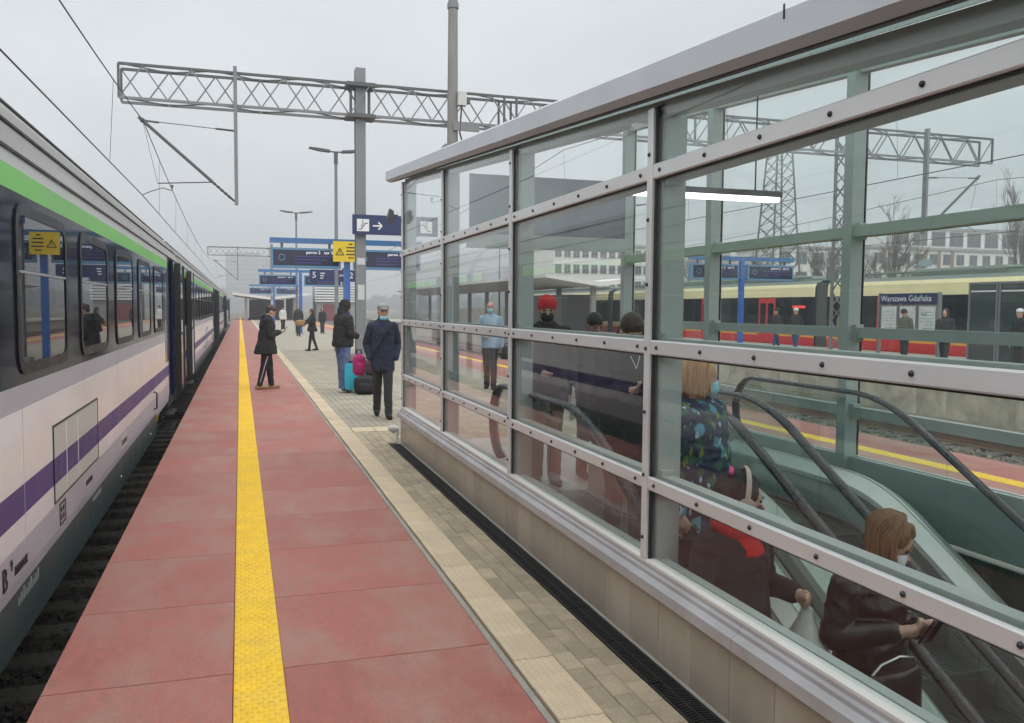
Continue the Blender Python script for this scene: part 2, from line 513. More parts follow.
# yellow warning strip, one metre tiles with domes
ty = MB(); ty.cbox(.0,.219,.003,.997,-.03,.003,.003)
cols, pit = 5, 0.0455
rowi = 0; yy = 0.02
while yy < .985:
    for c in range(cols):
        cxp = .018 + c*pit + (pit/2 if rowi % 2 else 0)
        if cxp > .212: continue
        r0, n = .0155, 8
        vs = [(cxp+r0*math.cos(2*math.pi*k/n), yy+r0*math.sin(2*math.pi*k/n), .003) for k in range(n)]
        vs += [(cxp+.6*r0*math.cos(2*math.pi*k/n), yy+.6*r0*math.sin(2*math.pi*k/n), .0105) for k in range(n)]
        ty.add(vs, [(k,(k+1)%n,n+(k+1)%n,n+k) for k in range(n)] + [tuple(range(n,2*n))])
    rowi += 1; yy += .0395
tyme = ty.mesh('warning_tile', mt_yel)
for k in range(1, 46): inst('warning_tile', tyme, platform, (-.046,k,0))
for k in range(3, 26): inst('warning_tile', tyme, platform, (7.14,k,0))
MB().cbox(-.046,.171,46,130,-.03,.004,.003).build('warning_tile', mt_yel, platform)
MB().cbox(7.14,7.361,26,130,-.03,.004,.003).build('warning_tile', mt_yel, platform)

# beige guiding strip: ribbed tiles
def ribtile(w, l):
    nrib = 6; pts = [(0.001,-.03)]
    for i in range(nrib):
        a = w*(i+.18)/nrib; b = w*(i+.82)/nrib
        pts += [(a-.006 if i else .001,.0),(a,.004),(b,.004),(b+.006 if i < nrib-1 else w-.001,.0)]
    pts.append((w-.001,-.03))
    return MB().prism(pts,'y',.0015,l-.0015)
tile_l = .305
rme = ribtile(.205,tile_l).mesh('guiding_tile', mt_beige)
k = 0; y = 1.3 + .02
while y < 40:
    inst('guiding_tile', rme, platform, (1.222+random.uniform(-.002,.002),y,random.uniform(0,.003))); y += tile_l; k += 1
MB().cbox(1.222,1.427,y+.004,130,-.03,.004,.003).build('guiding_tile', mt_beige, platform)
r2 = MB().cbox(.002,.298,.002,.398,-.03,.004,.003).mesh('guiding_tile', M('beige_tactile_pale',(0.60,0.50,0.36),.7,var=.08,bump=.2,bscale=120))
inst('guiding_tile', r2, platform, (1.44,11.45,.002)); inst('guiding_tile', r2, platform, (1.745,11.45,.002))
# concrete lip and gap between slabs and strip
MB().cbox(1.180,1.212,1,130,-.06,-.006,.003).build('concrete_lip', mt_conc, platform)

# pavers: three columns by the drain, then a field behind the shelter
pavs = [MB().cbox(.0015,.0985,.0015,.1985,-.05,0,.004).mesh('paver', mt_pav)]
cnt = 0
rp = random.Random(3)
for c in range(3):
    y = 1.6 + (c % 2)*.1
    while y < 10.35:
        inst('paver', pavs[0], platform, (1.43+.1*c,y,-.002+rp.uniform(-.0025,.002))); y += .2; cnt += 1
fieldc = []
for c in range(45):
    x = 1.43 + .1*c
    y = 10.36 + (c % 2)*.1
    if c < 3: y = 10.4 + (c % 2)*.1
    while y < 34:
        fieldc.append((x,y)); y += .2
fieldc = [p for p in fieldc if not (1.43 < p[0]+.05 < 2.05 and 11.3 < p[1]+.1 < 11.9) and not (2.2<p[0]+.05<2.6 and 0>p[1])]
fieldc.sort(key=lambda p: p[1] + p[0]*0.3)
fm = MB()
for i, (x, y) in enumerate(fieldc):
    if i < 298-cnt:
        inst('paver', pavs[0], platform, (x,y,-.002+rp.uniform(-.0025,.002)))
    else:
        z = rp.uniform(-.004,.0)
        fm.cbox(x+.0015,x+.0985,y+.0015,y+.1985,-.05,z,.004)
o = fm.build('paver', M('paver_concrete_field',(0.335,0.305,0.24),.8,var=.25,scale=2.2,bump=.3,bscale=200), platform); o['kind'] = 'stuff'
MB().box(1.428,5.95,10.35,34.0,-.06,-.030).build('joint_bed', mt_joint, platform)
MB().box(1.428,1.735,1.5,10.349,-.06,-.030).build('joint_bed', mt_joint, platform)
MB().box(1.43,6.14,34.005,130,-.06,-.001).build('paving', mt_pavfar, platform)
MB().box(5.20,6.14,-12,10.345,-.06,-.001).build('paving', mt_pavfar, platform)
MB().box(5.96,6.14,10.35,34,-.06,-.001).build('paving', mt_pavfar, platform)
for c in range(6):
    pass
# a few pale pavers around the gap of the guiding strip
fb = MB()
for x in np.arange(1.43,2.05,.1):
    for y in (11.3,11.86):
        fb.cbox(x+.002,x+.098,y+.002,y+(.14 if y < 11.5 else .1),-.05,-.003,.004)
fb.build('paver', mt_pav, platform)['kind'] = 'stuff'

# drain channel with cast-iron grates
MB().box(1.734,1.872,1.5,10.36,-.058,-.045).build('drain_channel', mt_dark, platform)
gr = MB()
gr.box(0,.012,.003,.497,-.04,-.003); gr.box(.124,.136,.003,.497,-.04,-.003); gr.box(.064,.072,.003,.497,-.03,-.004)
y = .012
while y < .49:
    gr.beam((.012,y,-.012),(.066,y+.012,-.012),.008,.016); gr.beam((.070,y+.012,-.012),(.124,y,-.012),.008,.016); y += .0205
grm = gr.mesh('drain_grate', mt_iron)
for k in range(18): inst('drain_grate', grm, platform, (1.7355,1.36+.5*k,rp.uniform(-.002,.001)))
MB().prism([(1.872,-.004),(1.8745,-.004),(1.8745,.012)],'y',1.5,10.36).build('sealant_line', mt_seal, platform)
MB().box(1.8745,1.95,1.5,10.36,-.06,-.01).build('kerb', mt_conc, platform)

# floor inside the shelter
fl = MB().cbox(.001,.598,.001,.598,-.05,0,.002).mesh('floor_tile', mt_floor)
for i in range(5):
    for j in range(6):
        inst('floor_tile', fl, platform, (1.955+.6*i,7.03+.58*j,-.001))

# shaft
mt_shaft = M('shaft_panel', (0.10,0.135,0.12), 0.3, var=0.08, scale=2, spec=.6)
sh = MB()
sh.box(1.90,1.95,-9,7.0,-5.2,-.063); sh.box(4.95,5.0,-9,7.0,-5.2,-.063)
sh.box(1.951,4.949,-9.05,-9,-5.2,-.063)
sh.box(1.951,4.949,6.97,7.0,-5.2,-.063)
quadsheet(sh, 1.951,4.949,-9,6.97,-5.15)
struct(sh.build('shaft', mt_shaft))

# second platform
p2 = MB(); p2.box(17.0,25.55,-6,120,-1.31,-.08); p2.box(16.86,25.7,-6,120,-.079,-.0)
plat2 = struct(p2.build('platform', M('platform_paving', (0.36,0.33,0.28), .8, var=.15, scale=1.2, bump=.2, bscale=60)))
wl = MB().cbox(.0,.995,-.001,.03,0,.92,.0).mesh('wall_panel', mt_wallp)
wl2 = MB().box(-.03,0,.004,.996,-1.05,-.085).mesh('wall_panel', mt_wallp)
for k in range(6, 60): inst('wall_panel', wl2, plat2, (16.995,k,0))
MB().box(16.87,17.9,-6,120,.001,.004).build('edge_paving', M('edge_grey', (0.32,0.31,0.29),.8), plat2)
# ------------------------------------------------------------------ the glazed escalator shelter
mt_steel = M('brushed_steel', (0.66,0.67,0.685), 0.36, metal=0.25, var=0.07, scale=3, stretch=(1,.3,1), bump=.02, bscale=80, dirt=(.56,.555,.55), dirt_scale=2, dirt_amt=.5)
mt_alu = M('aluminium_sill', (0.46,0.465,0.49), 0.42, metal=0.2, var=0.08, scale=2, dirt=(.3,.29,.28), dirt_scale=3, dirt_amt=.5)
mt_alu2 = M('aluminium_sill_light', (0.70,0.69,0.67), 0.4, metal=0.15, var=0.05, scale=2)
mt_green = M('painted_steel_green', (0.37,0.415,0.40), 0.5, var=0.06, scale=2, coat=.1)
mt_roof = M('roof_sheet', (0.50,0.53,0.575), 0.5, metal=.0, var=0.05, scale=1.5, dirt=(.42,.44,.47), dirt_scale=1, dirt_amt=.6)
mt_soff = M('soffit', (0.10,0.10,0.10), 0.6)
mt_ceil = M('ceiling_sheet', (0.45,0.50,0.50), 0.5, var=.05)
mt_base = M('base_panel', (0.44,0.39,0.33), 0.33, metal=.1, var=0.10, scale=1.6, stretch=(1,1,.35), rand=0.10, dirt=(.30,.265,.22), dirt_scale=2.2, dirt_amt=.6, spec=.5)
mt_bolt = M('bolt_dark', (0.05,0.05,0.055), 0.35, metal=.8)
mt_gask = M('gasket_black', (0.012,0.012,0.012), 0.6)
mt_glass = glass('shelter_glass', (0.955,0.975,0.969), 1.285)
mt_translucent = bpy.data.materials.new('translucent_roof'); mt_translucent.use_nodes = True  # roof sheet made translucent, added to let daylight brighten the shelter
_n = mt_translucent.node_tree; _n.nodes.clear()
_o = node(_n,'ShaderNodeOutputMaterial'); _m = node(_n,'ShaderNodeMixShader'); _m.inputs[0].default_value = .12
_a = node(_n,'ShaderNodeBsdfTranslucent'); _a.inputs[0].default_value = (.62,.68,.67,1)
_b = node(_n,'ShaderNodeBsdfTransparent'); _b.inputs[0].default_value = (.80,.86,.85,1)
_n.links.new(_a.outputs[0],_m.inputs[1]); _n.links.new(_b.outputs[0],_m.inputs[2]); _n.links.new(_m.outputs[0],_o.inputs[0])
mt_bluep = M('blue_header', (0.12,0.14,0.17), 0.12, var=.05)

shelter = thing('escalator_shelter', 'long glazed escalator shelter with steel rails, grey sloping roof and panelled base', 'shelter', (3.44,5,0))
PY = [3.74 + 2.22*k for k in range(-4,4)]      # ... 1.45, 3.64, 5.83, 8.02, 10.21
PY[-1] = 10.33
YA, YB = PY[0], 10.36
zt = lambda y: 2.49 + .0828*y
zs = lambda y: 2.31 + .0845*y
TILT = .27
zsf = lambda y: zs(y) + TILT*3.13
ROWS = ((.465,.80),(.866,1.462),(1.532,2.30),(2.372,None))
RAIL = ((.80,.866),(1.462,1.532),(2.30,2.372))

def bolt_mb(mb, X, s, y, z, r=.0105):
    n = 8
    vs = []
    for d, rr in ((0,r),(.006,r*.85),(.010,r*.4)):
        vs += [(X+s*d, y+rr*math.cos(2*math.pi*k/n), z+rr*math.sin(2*math.pi*k/n)) for k in range(n)]
    fs = []
    for q in range(2):
        fs += [(q*n+k,q*n+(k+1)%n,(q+1)*n+(k+1)%n,(q+1)*n+k) for k in range(n)]
    fs.append(tuple(range(2*n,3*n)))
    mb.add(vs, fs)

def wall(X, s, near):
    """X: outer plane of the base, s: outward direction"""
    G = X - s*.035           # outer glass plane
    ZS = zs if near else zsf
    t = s*.012
    # panes
    for a, b in zip(PY[:-1], PY[1:]):
        for z0, z1 in ROWS:
            y0, y1 = a+.012, b-.012
            zz0 = z0 - .02 if z0 > .5 else z0 - .01
            mb = MB()
            if z1 is None:
                vs = [(G,y0,zz0),(G,y1,zz0),(G,y1,ZS(y1)+.02),(G,y0,ZS(y0)+.02)]
                vs += [(p[0]-t,p[1],p[2]) for p in vs]
                mb.add(vs, [(0,1,2,3),(7,6,5,4),(0,4,5,1),(1,5,6,2),(2,6,7,3),(3,7,4,0)])
            else:
                mb.box(min(G,G-t),max(G,G-t),y0,y1,zz0,z1+.02)
            mb.build('pane', mt_glass, shelter)
        # horizontal cover strips
        for q, (z0, z1) in enumerate(RAIL):
            mb = MB()
            prof = [(G+s*.003,z0),(G+s*.018,z0),(G+s*.024,z0+.006),(G+s*.024,z1-.006),(G+s*.018,z1),(G+s*.003,z1)]
            mb.prism(prof,'y',a+.03,b-.03)
            r = mb.build('rail', mt_steel, shelter)
            bm_ = MB(); n = 6
            for k in range(n):
                bolt_mb(bm_, G+s*.024, s, a+.10+(b-a-.20)*k/(n-1), (z0+z1)/2)
            o = bm_.build('bolt', mt_bolt, r, smooth=True); o['kind'] = 'stuff'
            # gasket line above and below
            MB().box(min(G+s*.001,G+s*.008),max(G+s*.001,G+s*.008),a+.03,b-.03,z0-.008,z0).build('gasket', mt_gask, r)
            # painted beam on the inside
            MB().box(min(G-s*.018,G-s*(.12 if q == 2 else .08)),max(G-s*.018,G-s*(.12 if q == 2 else .08)),a+.055,b-.055,z0-.005,z1+.012).build('beam', mt_green, shelter)
    for i, y in enumerate(PY):
        top = ZS(y)+.01
        mb = MB()
        prof = [(G+s*.003,y-.026),(G+s*.024,y-.026),(G+s*.029,y-.021),(G+s*.029,y+.021),(G+s*.024,y+.026),(G+s*.003,y+.026)]
        mb.prism(prof,'z',.458,top)
        p = mb.build('post_strip', mt_steel, shelter)
        bm_ = MB(); z = .56
        while z < top-.05:
            bolt_mb(bm_, G+s*.029, s, y, z); z += .31
        o = bm_.build('bolt', mt_bolt, p, smooth=True); o['kind'] = 'stuff'
        MB().box(min(G+s*.001,G+s*.012),max(G+s*.001,G+s*.012),y-.044,y-.026,.458,top).build('gasket', mt_gask, p)
        # painted column behind
        MB().box(min(G-s*.02,G-s*.14),max(G-s*.02,G-s*.14),y-.055,y+.055,.0,top+.02).build('column', mt_green, shelter)
        for z0, z1 in RAIL:
            for d in (-1,1):
                MB().box(min(G-s*.02,G-s*.095),max(G-s*.02,G-s*.095),*( (y+.056,y+.10) if d > 0 else (y-.10,y-.056)),z0-.03,z1+.036).build('bracket', mt_green, shelter)
    # head trim under the roof
    hv = []
    mb = MB()
    for d0, d1, h in ((-.02,-.10,.05),):
        x0, x1 = sorted((G+s*d0, G+s*d1))
        vs = [(x0,YA,ZS(YA)-h+.03),(x1,YA,ZS(YA)-h+.03),(x1,YB,ZS(YB)-h+.03),(x0,YB,ZS(YB)-h+.03),
              (x0,YA,ZS(YA)+.05),(x1,YA,ZS(YA)+.05),(x1,YB,ZS(YB)+.05),(x0,YB,ZS(YB)+.05)]
        mb.add(vs, [(3,2,1,0),(4,5,6,7),(0,1,5,4),(1,2,6,5),(2,3,7,6),(3,0,4,7)])
    mb.build('head_beam', mt_green, shelter)
    # sill: stepped profile
    prof = [(X-s*.07,.335),(X+s*.045,.335),(X+s*.045,.385),(X+s*.012,.400),(X+s*.012,.418),(X-s*.004,.424),(X-s*.004,.440),(X-s*.07,.440)]
    ys = [YA] + [4.02-3.0*k for k in (3,2,1)] 
    ys = [YA,-1.6,.6,2.86,5.05,7.3,YB]
    for a, b in zip(ys[:-1], ys[1:]):
        MB().prism(prof,'y',a+.0015,b-.0015).build('sill', mt_alu, shelter)
    MB().prism([(X-s*.058,.4405),(X-s*.006,.4405),(X-s*.006,.452),(X-s*.030,.459),(X-s*.058,.459)],'y',YA,YB+.0).build('glazing_bead', mt_alu2, shelter)
    # base panels
    x0, x1 = sorted((X, X-s*.02))
    w = .307
    y = 3.24 - 12*w if near else YA
    pm = MB().box(x0,x1,.0015,w-.0015,.0125,.334).mesh('base_panel', mt_base if near else mt_green)
    y = 3.24 - 26*w
    while y + w < YB - .02:
        if y > YA: inst('base_panel', pm, shelter, (0,y,0))
        y += w
    MB().box(x0,x1,y+.0015,YB,.0125,.334).build('base_panel', mt_base if near else mt_green, shelter)
    xb0, xb1 = sorted((X-s*.021, X-s*.075))
    MB().box(xb0,xb1,YA,YB-.002,0.0,.3345).build('base_core', mt_seal if near else mt_green, shelter)
    xk0, xk1 = sorted((X-s*.0755, X-s*.122))
    MB().box(xk0,xk1,YA,YB-.002,0.0,.455).build('inner_kerb', mt_green, shelter)
wall(1.875, -1, True)
wall(5.005, 1, False)

# roof
RX0, RX1, RYA, RYB = 1.775, 5.105, YA-.3, 10.87
def roofpiece(poly, m, name, ya=RYA, yb=RYB):
    """poly in (x, dz below roof top line)"""
    mb = MB(); n = len(poly)
    vs = [(x, ya, zt(ya)+d+TILT*(x-RX0)) for x, d in poly] + [(x, yb, zt(yb)+d+TILT*(x-RX0)) for x, d in poly]
    fs = [(i,(i+1)%n,n+(i+1)%n,n+i) for i in range(n)] + [tuple(range(n-1,-1,-1)), tuple(range(n,2*n))]
    mb.add(vs, fs)
    return mb.build(name, m, shelter)
for q_, (a_, s_) in enumerate(((RX0,1),(RX1,-1))):
    roofpiece([(a_,-.105),(a_,0),(a_+s_*.02,.012),(a_+s_*.20,.012),(a_+s_*.20,-.06),(a_+s_*.06,-.06),(a_+s_*.06,-.142),(a_+s_*.045,-.142)], mt_roof, 'fascia')
roofpiece([(RX0+.201,-.06),(RX0+.201,.012),(RX1-.201,.012),(RX1-.201,-.06)], mt_roof, 'fascia', 10.55, RYB)
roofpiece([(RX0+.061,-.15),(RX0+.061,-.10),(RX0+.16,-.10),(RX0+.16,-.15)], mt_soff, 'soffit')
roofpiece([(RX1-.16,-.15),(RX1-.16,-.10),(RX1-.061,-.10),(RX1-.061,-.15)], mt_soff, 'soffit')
for ya_, yb_ in zip([RYA]+PY, PY+[RYB]):  # translucent in place of a solid ceiling, to lighten the interior
    roofpiece([(RX0+.165,-.085),(RX0+.165,-.07),(RX1-.165,-.07),(RX1-.165,-.085)], mt_translucent, 'translucent_roof_sheet', ya_+.004, yb_-.004)
roofpiece([(RX0+.062,-.14),(RX0+.062,-.062),(RX1-.062,-.062),(RX1-.062,-.14)], mt_roof, 'end_fascia', 10.80, 10.865)
for x in (2.4,4.3):
    roofpiece([(x-.02,-.125),(x-.02,-.087),(x+.02,-.087),(x+.02,-.125)], mt_ceil, 'purlin')
for y in (2.54,0.3): 
    MB().box(1.772,1.775,y-.004,y+.004,zt(y)-.03,zt(y)+.02).build('clip', mt_gask, shelter)

# far end portal
MB().box(2.70,4.845,10.25,10.35,2.43,2.60).build('end_header', mt_green, shelter)
MB().box(2.72,4.845,10.285,10.30,2.601,3.34).build('header_panel', mt_bluep, shelter)

# linear lamp across the ceiling
mt_lampw = emis('lamp_light', (1.0,0.97,0.9), 2.0)
lamp = thing('ceiling_lamp', 'lit linear lamp hanging under the shelter roof above the escalators', 'lamp', (3.4,5.75,2.5))
MB().box(2.72,4.02,5.71,5.79,2.555,2.60).build('housing', M('lamp_body',(0.08,0.08,0.08),.5), lamp)
MB().box(2.74,4.00,5.718,5.782,2.52,2.554).build('diffuser', mt_lampw, lamp)
for x in (2.95,3.8): MB().tube([(x,5.75,2.60),(x,5.75,zt(5.75)-.09+TILT*(x-RX0))],.006,6).build('hanger', mt_gask, lamp)
# cameras / floodlights at the corner of the shelter
def floodlight(loc, label, rz=0):
    t = thing('floodlight', label, 'lamp', loc, rz)
    m1 = M('flood_body',(0.10,0.10,0.10),.5) if 'flood_body' not in MATS else MATS['flood_body']
    MB().prism([(-.05,-.03),(.0,-.10),(.03,-.08),(.03,.05),(-.02,.08)],'y',-.05,.05).build('housing', m1, None).parent = t
    MB().box(.03,.09,-.012,.012,-.012,.012).build('arm', m1, None).parent = t
    return t
floodlight((1.80,10.62,2.82), 'small black floodlight high on the far corner of the shelter')
fb_ = thing('ground_fitting', 'small round steel fitting low at the far corner of the shelter base', 'fitting', (1.80,10.40,.17))
MB().tube([(1.74,10.42,.19),(1.80,10.42,.17),(1.86,10.42,.17)],[.035,.05,.03],10).build('head', mt_steel, fb_, smooth=True)
MB().tube([(1.845,10.42,.14),(1.845,10.42,0)],.014,8).build('conduit', mt_steel, fb_)

# ------------------------------------------------------------------ escalators
mt_hand = M('handrail_rubber', (0.022,0.023,0.026), 0.28, var=.1)
mt_bal = glass('balustrade_glass', (0.88,0.94,0.925), 1.5)
mt_deck = M('escalator_deck', (0.72,0.72,0.70), 0.38, metal=.35, var=.05, scale=2)
mt_skirt = M('escalator_skirt', (0.40,0.42,0.41), 0.35, metal=.5, var=.06)
mt_step = M('escalator_step', (0.16,0.165,0.165), 0.45, metal=.5, var=.1)
mt_plate = M('landing_plate', (0.15,0.155,0.15), 0.4, metal=.5, var=.1, scale=20)
SLOPE = .55
def escalator(x0, x1, piv, ynew, label):
    t = thing('escalator', label, 'escalator', ((x0+x1)/2, piv, 0), group='escalators in the shelter')
    def zf(y, rad=.35):     # floor / step line with a soft bend at the pivot
        d = piv - y
        if d < -rad: return 0.0
        if d > rad: return -SLOPE*d
        u = (d+rad)/(2*rad)
        return -SLOPE*rad*u*u
    ybot = -4.2
    ys = [ynew-.30] + list(np.linspace(piv+.5, piv-.5, 11)) + list(np.linspace(piv-1, ybot, 8))
    for X, s in ((x0,1),(x1,-1)):
        # handrail with newel curve
        pts = []
        for k in range(9):
            a = R(-80 + 170*k/8 )
            pts.append((X, ynew-.28 + .28*math.cos(a), .74 + .30*math.sin(a)))
        pts += [(X, y, zf(y)+1.04) for y in ys[1:]]
        rs = []
        P = [Vector(p) for p in pts]
        for i, p in enumerate(P):
            d = (P[min(i+1,len(P)-1)] - P[max(i-1,0)]).normalized()
            u = Vector((1,0,0)); nrm = d.cross(u).normalized()
            rs.append([p + u*(.041*math.cos(2*math.pi*k/16)) + nrm*(.020*math.sin(2*math.pi*k/16)) for k in range(16)])
        MB().rings(rs).build('handrail', mt_hand, t, smooth='all')
        # balustrade glass, split into panels
        joints = [ynew-.10, piv+.75, piv-.62, piv-1.9, piv-3.2, piv-4.6, ybot]
        for a, b in zip(joints[:-1], joints[1:]):
            yy = np.linspace(a-.003, b+.003, 10)
            mb = MB(); vs = []
            for y in yy:
                top = 1.02
                if y > ynew-.30: top = .74 + .28*math.sqrt(max(0,1-((y-ynew+.30)/.28)**2))
                for dx in (-.006,.006):
                    vs += [(X+dx,y,zf(y)+.37),(X+dx,y,zf(y)+top)]
            n = len(yy); fs = []
            for i in range(n-1):
                c = i*4; e = c+4
                fs += [(c,c+1,e+1,e),(c+2,e+2,e+3,c+3),(c+1,c+3,e+3,e+1),(c,e,e+2,c+2)]
            fs += [(0,2,3,1),((n-1)*4,(n-1)*4+1,(n-1)*4+3,(n-1)*4+2)]
            mb.add(vs, fs); mb.build('balustrade_pane', mt_bal, t)
        # decking and skirts follow the slope
        yy = [ynew+.02, ynew-.28] + ys[1:]
        def sweep(prof, m, name):
            rs = [[(X+s*px, y, zf(y)+pz) for px, pz in prof] for y in yy]
            return MB().rings(rs).build(name, m, t)
        sweep([(-.10,.30),(-.10,.37),(-.008,.415),(.012,.415),(.012,.30)], mt_deck, 'deck')
        sweep([(.013,.30),(.013,.405),(.10,.33),(.10,.30)], mt_deck, 'inner_deck')
        sweep([(.10,-.12),(.10,.299),(.115,.299),(.115,-.12)], mt_skirt, 'skirt')
        sweep([(.116,.02),(.116,.05),(.135,.045),(.135,.03)], mt_gask, 'skirt_brush')
        sweep([(-.095,-.9),(-.095,.299),(.09,.299),(.09,-.9)], mt_skirt, 'truss_cladding')
        MB().box(X-.07,X+.07,ynew-.02,ynew+.04,0.0,.36).build('newel_base', mt_deck, t)
    # landing and comb plates
    MB().box(x0+.117,x1-.117,piv+.42,ynew+.10,-.03,.004).build('landing_plate', mt_plate, t)
    MB().box(x0-.10,x1+.10,ynew+.041,ynew+.30,-.03,.0035).build('floor_plate', mt_plate, t)
    # steps
    y = piv + .42; z = 0.0; k = 0
    while y > ybot:
        zt_ = zf(y-.2) if y-.2 > piv-.35 else -SLOPE*(piv-(y-.2))
        mb = MB()
        mb.box(x0+.137,x1-.137,y-.40,y-.005,zt_-.03,zt_)
        mb.box(x0+.137,x1-.137,y-.40,y-.385,zt_-.24,zt_-.031)
        for q in range(0,18):
            xx = x0+.15 + q*(x1-x0-.30)/17
            mb.box(xx-.006,xx+.006,y-.398,y-.007,zt_,zt_+.008)
        st = mb.build('step', mt_step, t)
        MB().box(x0+.138,x1-.138,y-.4005,y-.385,zt_-.002,zt_+.0095).build('step_edge', M('step_yellow',(0.10,0.10,0.09),.5) if 'step_yellow' not in MATS else MATS['step_yellow'], st)
        y -= .405
    return zf
zf_near = escalator(2.06, 3.07, 4.95, 6.95, 'escalator nearer the photographer, carrying people down behind black handrails')
zf_far = escalator(3.57, 4.60, 5.2, 7.2, 'empty escalator on the far side of the shelter with curved black handrail')
# steel deck between the two
mb = MB(); yy = [7.1] + list(np.linspace(5.5,4.4,8)) + [-4.2]
rs = [[(3.175,y,zf_far(y)-.9),(3.175,y,zf_far(y)+.18),(3.465,y,zf_far(y)+.18),(3.465,y,zf_far(y)-.9)] for y in yy]
o = mb.rings(rs).build('middle_deck', mt_deck)
tag(o, 'pale steel deck sloping down between the two escalators', 'deck')
# ------------------------------------------------------------------ passenger train at the left edge
mt_tw = M('train_white', (0.76,0.79,0.84), 0.2, var=.05, scale=1.2, coat=.08, dirt=(.60,.61,.62), dirt_scale=2, dirt_amt=.35, stretch=(1,.4,1))
mt_tlil = M('train_grey_lilac', (0.42,0.42,0.49), 0.4, var=.05, scale=2, coat=.05)
mt_tpur = M('train_violet', (0.06,0.04,0.20), 0.4, var=.08, scale=2, coat=.0, spec=.3)
mt_tblue = M('train_blue', (0.022,0.025,0.17), 0.4, var=.05, spec=.3)
mt_tband = M('train_dark_band', (0.018,0.022,0.034), 0.08, var=.1, spec=.03)
mt_tgreen = M('train_green', (0.19,0.56,0.13), 0.4, var=.12, scale=1.5, spec=.3)
mt_tlight = M('train_light_grey', (0.50,0.53,0.52), 0.4, var=.05)
mt_troof = M('train_roof', (0.30,0.30,0.29), 0.55, var=.15, scale=3, stretch=(1,.15,1), dirt=(.20,.195,.18), dirt_scale=2, dirt_amt=.6)
mt_tskirt = M('train_skirt', (0.052,0.078,0.083), 0.4, var=.12, scale=2.5, dirt=(.10,.10,.09), dirt_scale=3, dirt_amt=.4)
mt_tnavy = M('train_navy', (0.012,0.02,0.07), 0.18, var=.05, coat=.6)
mt_under = M('underframe', (0.03,0.028,0.025), 0.8, var=.3, scale=6)
mt_black = M('black_rubber', (0.012,0.012,0.013), 0.5)
mt_wpane = M('window_pane', (0.010,0.013,0.016), 0.012, var=0, spec=.22)
mt_wframe = M('window_frame', (0.012,0.012,0.014), 0.3, spec=.08)
mt_chrome = M('bright_metal', (0.6,0.6,0.58), 0.3, metal=.9)
mt_cable = M('cable_yellow', (0.6,0.38,0.03), 0.5)
mt_txtk = M('lettering_black', (0.015,0.015,0.015), .5)
mt_txtg = M('lettering_pale', (0.22,0.26,0.26), .5)
SX = -1.12            # side plane of the coaches
CXT = -2.53
def mirror(poly):
    return poly + [(2*CXT - x, z) for x, z in reversed(poly)]
TXM = Matrix(((0,0,1,0),(1,0,0,0),(0,1,0,0),(0,0,0,1)))     # text lying on a side that faces +X
def side_text(s, size, y, z, m, parent, x=SX+.004):
    me = textmesh(s, size, m)
    me.transform(Matrix.Translation((x,y,z)) @ TXM)
    return mkobj('lettering', me, parent, fixn=False)

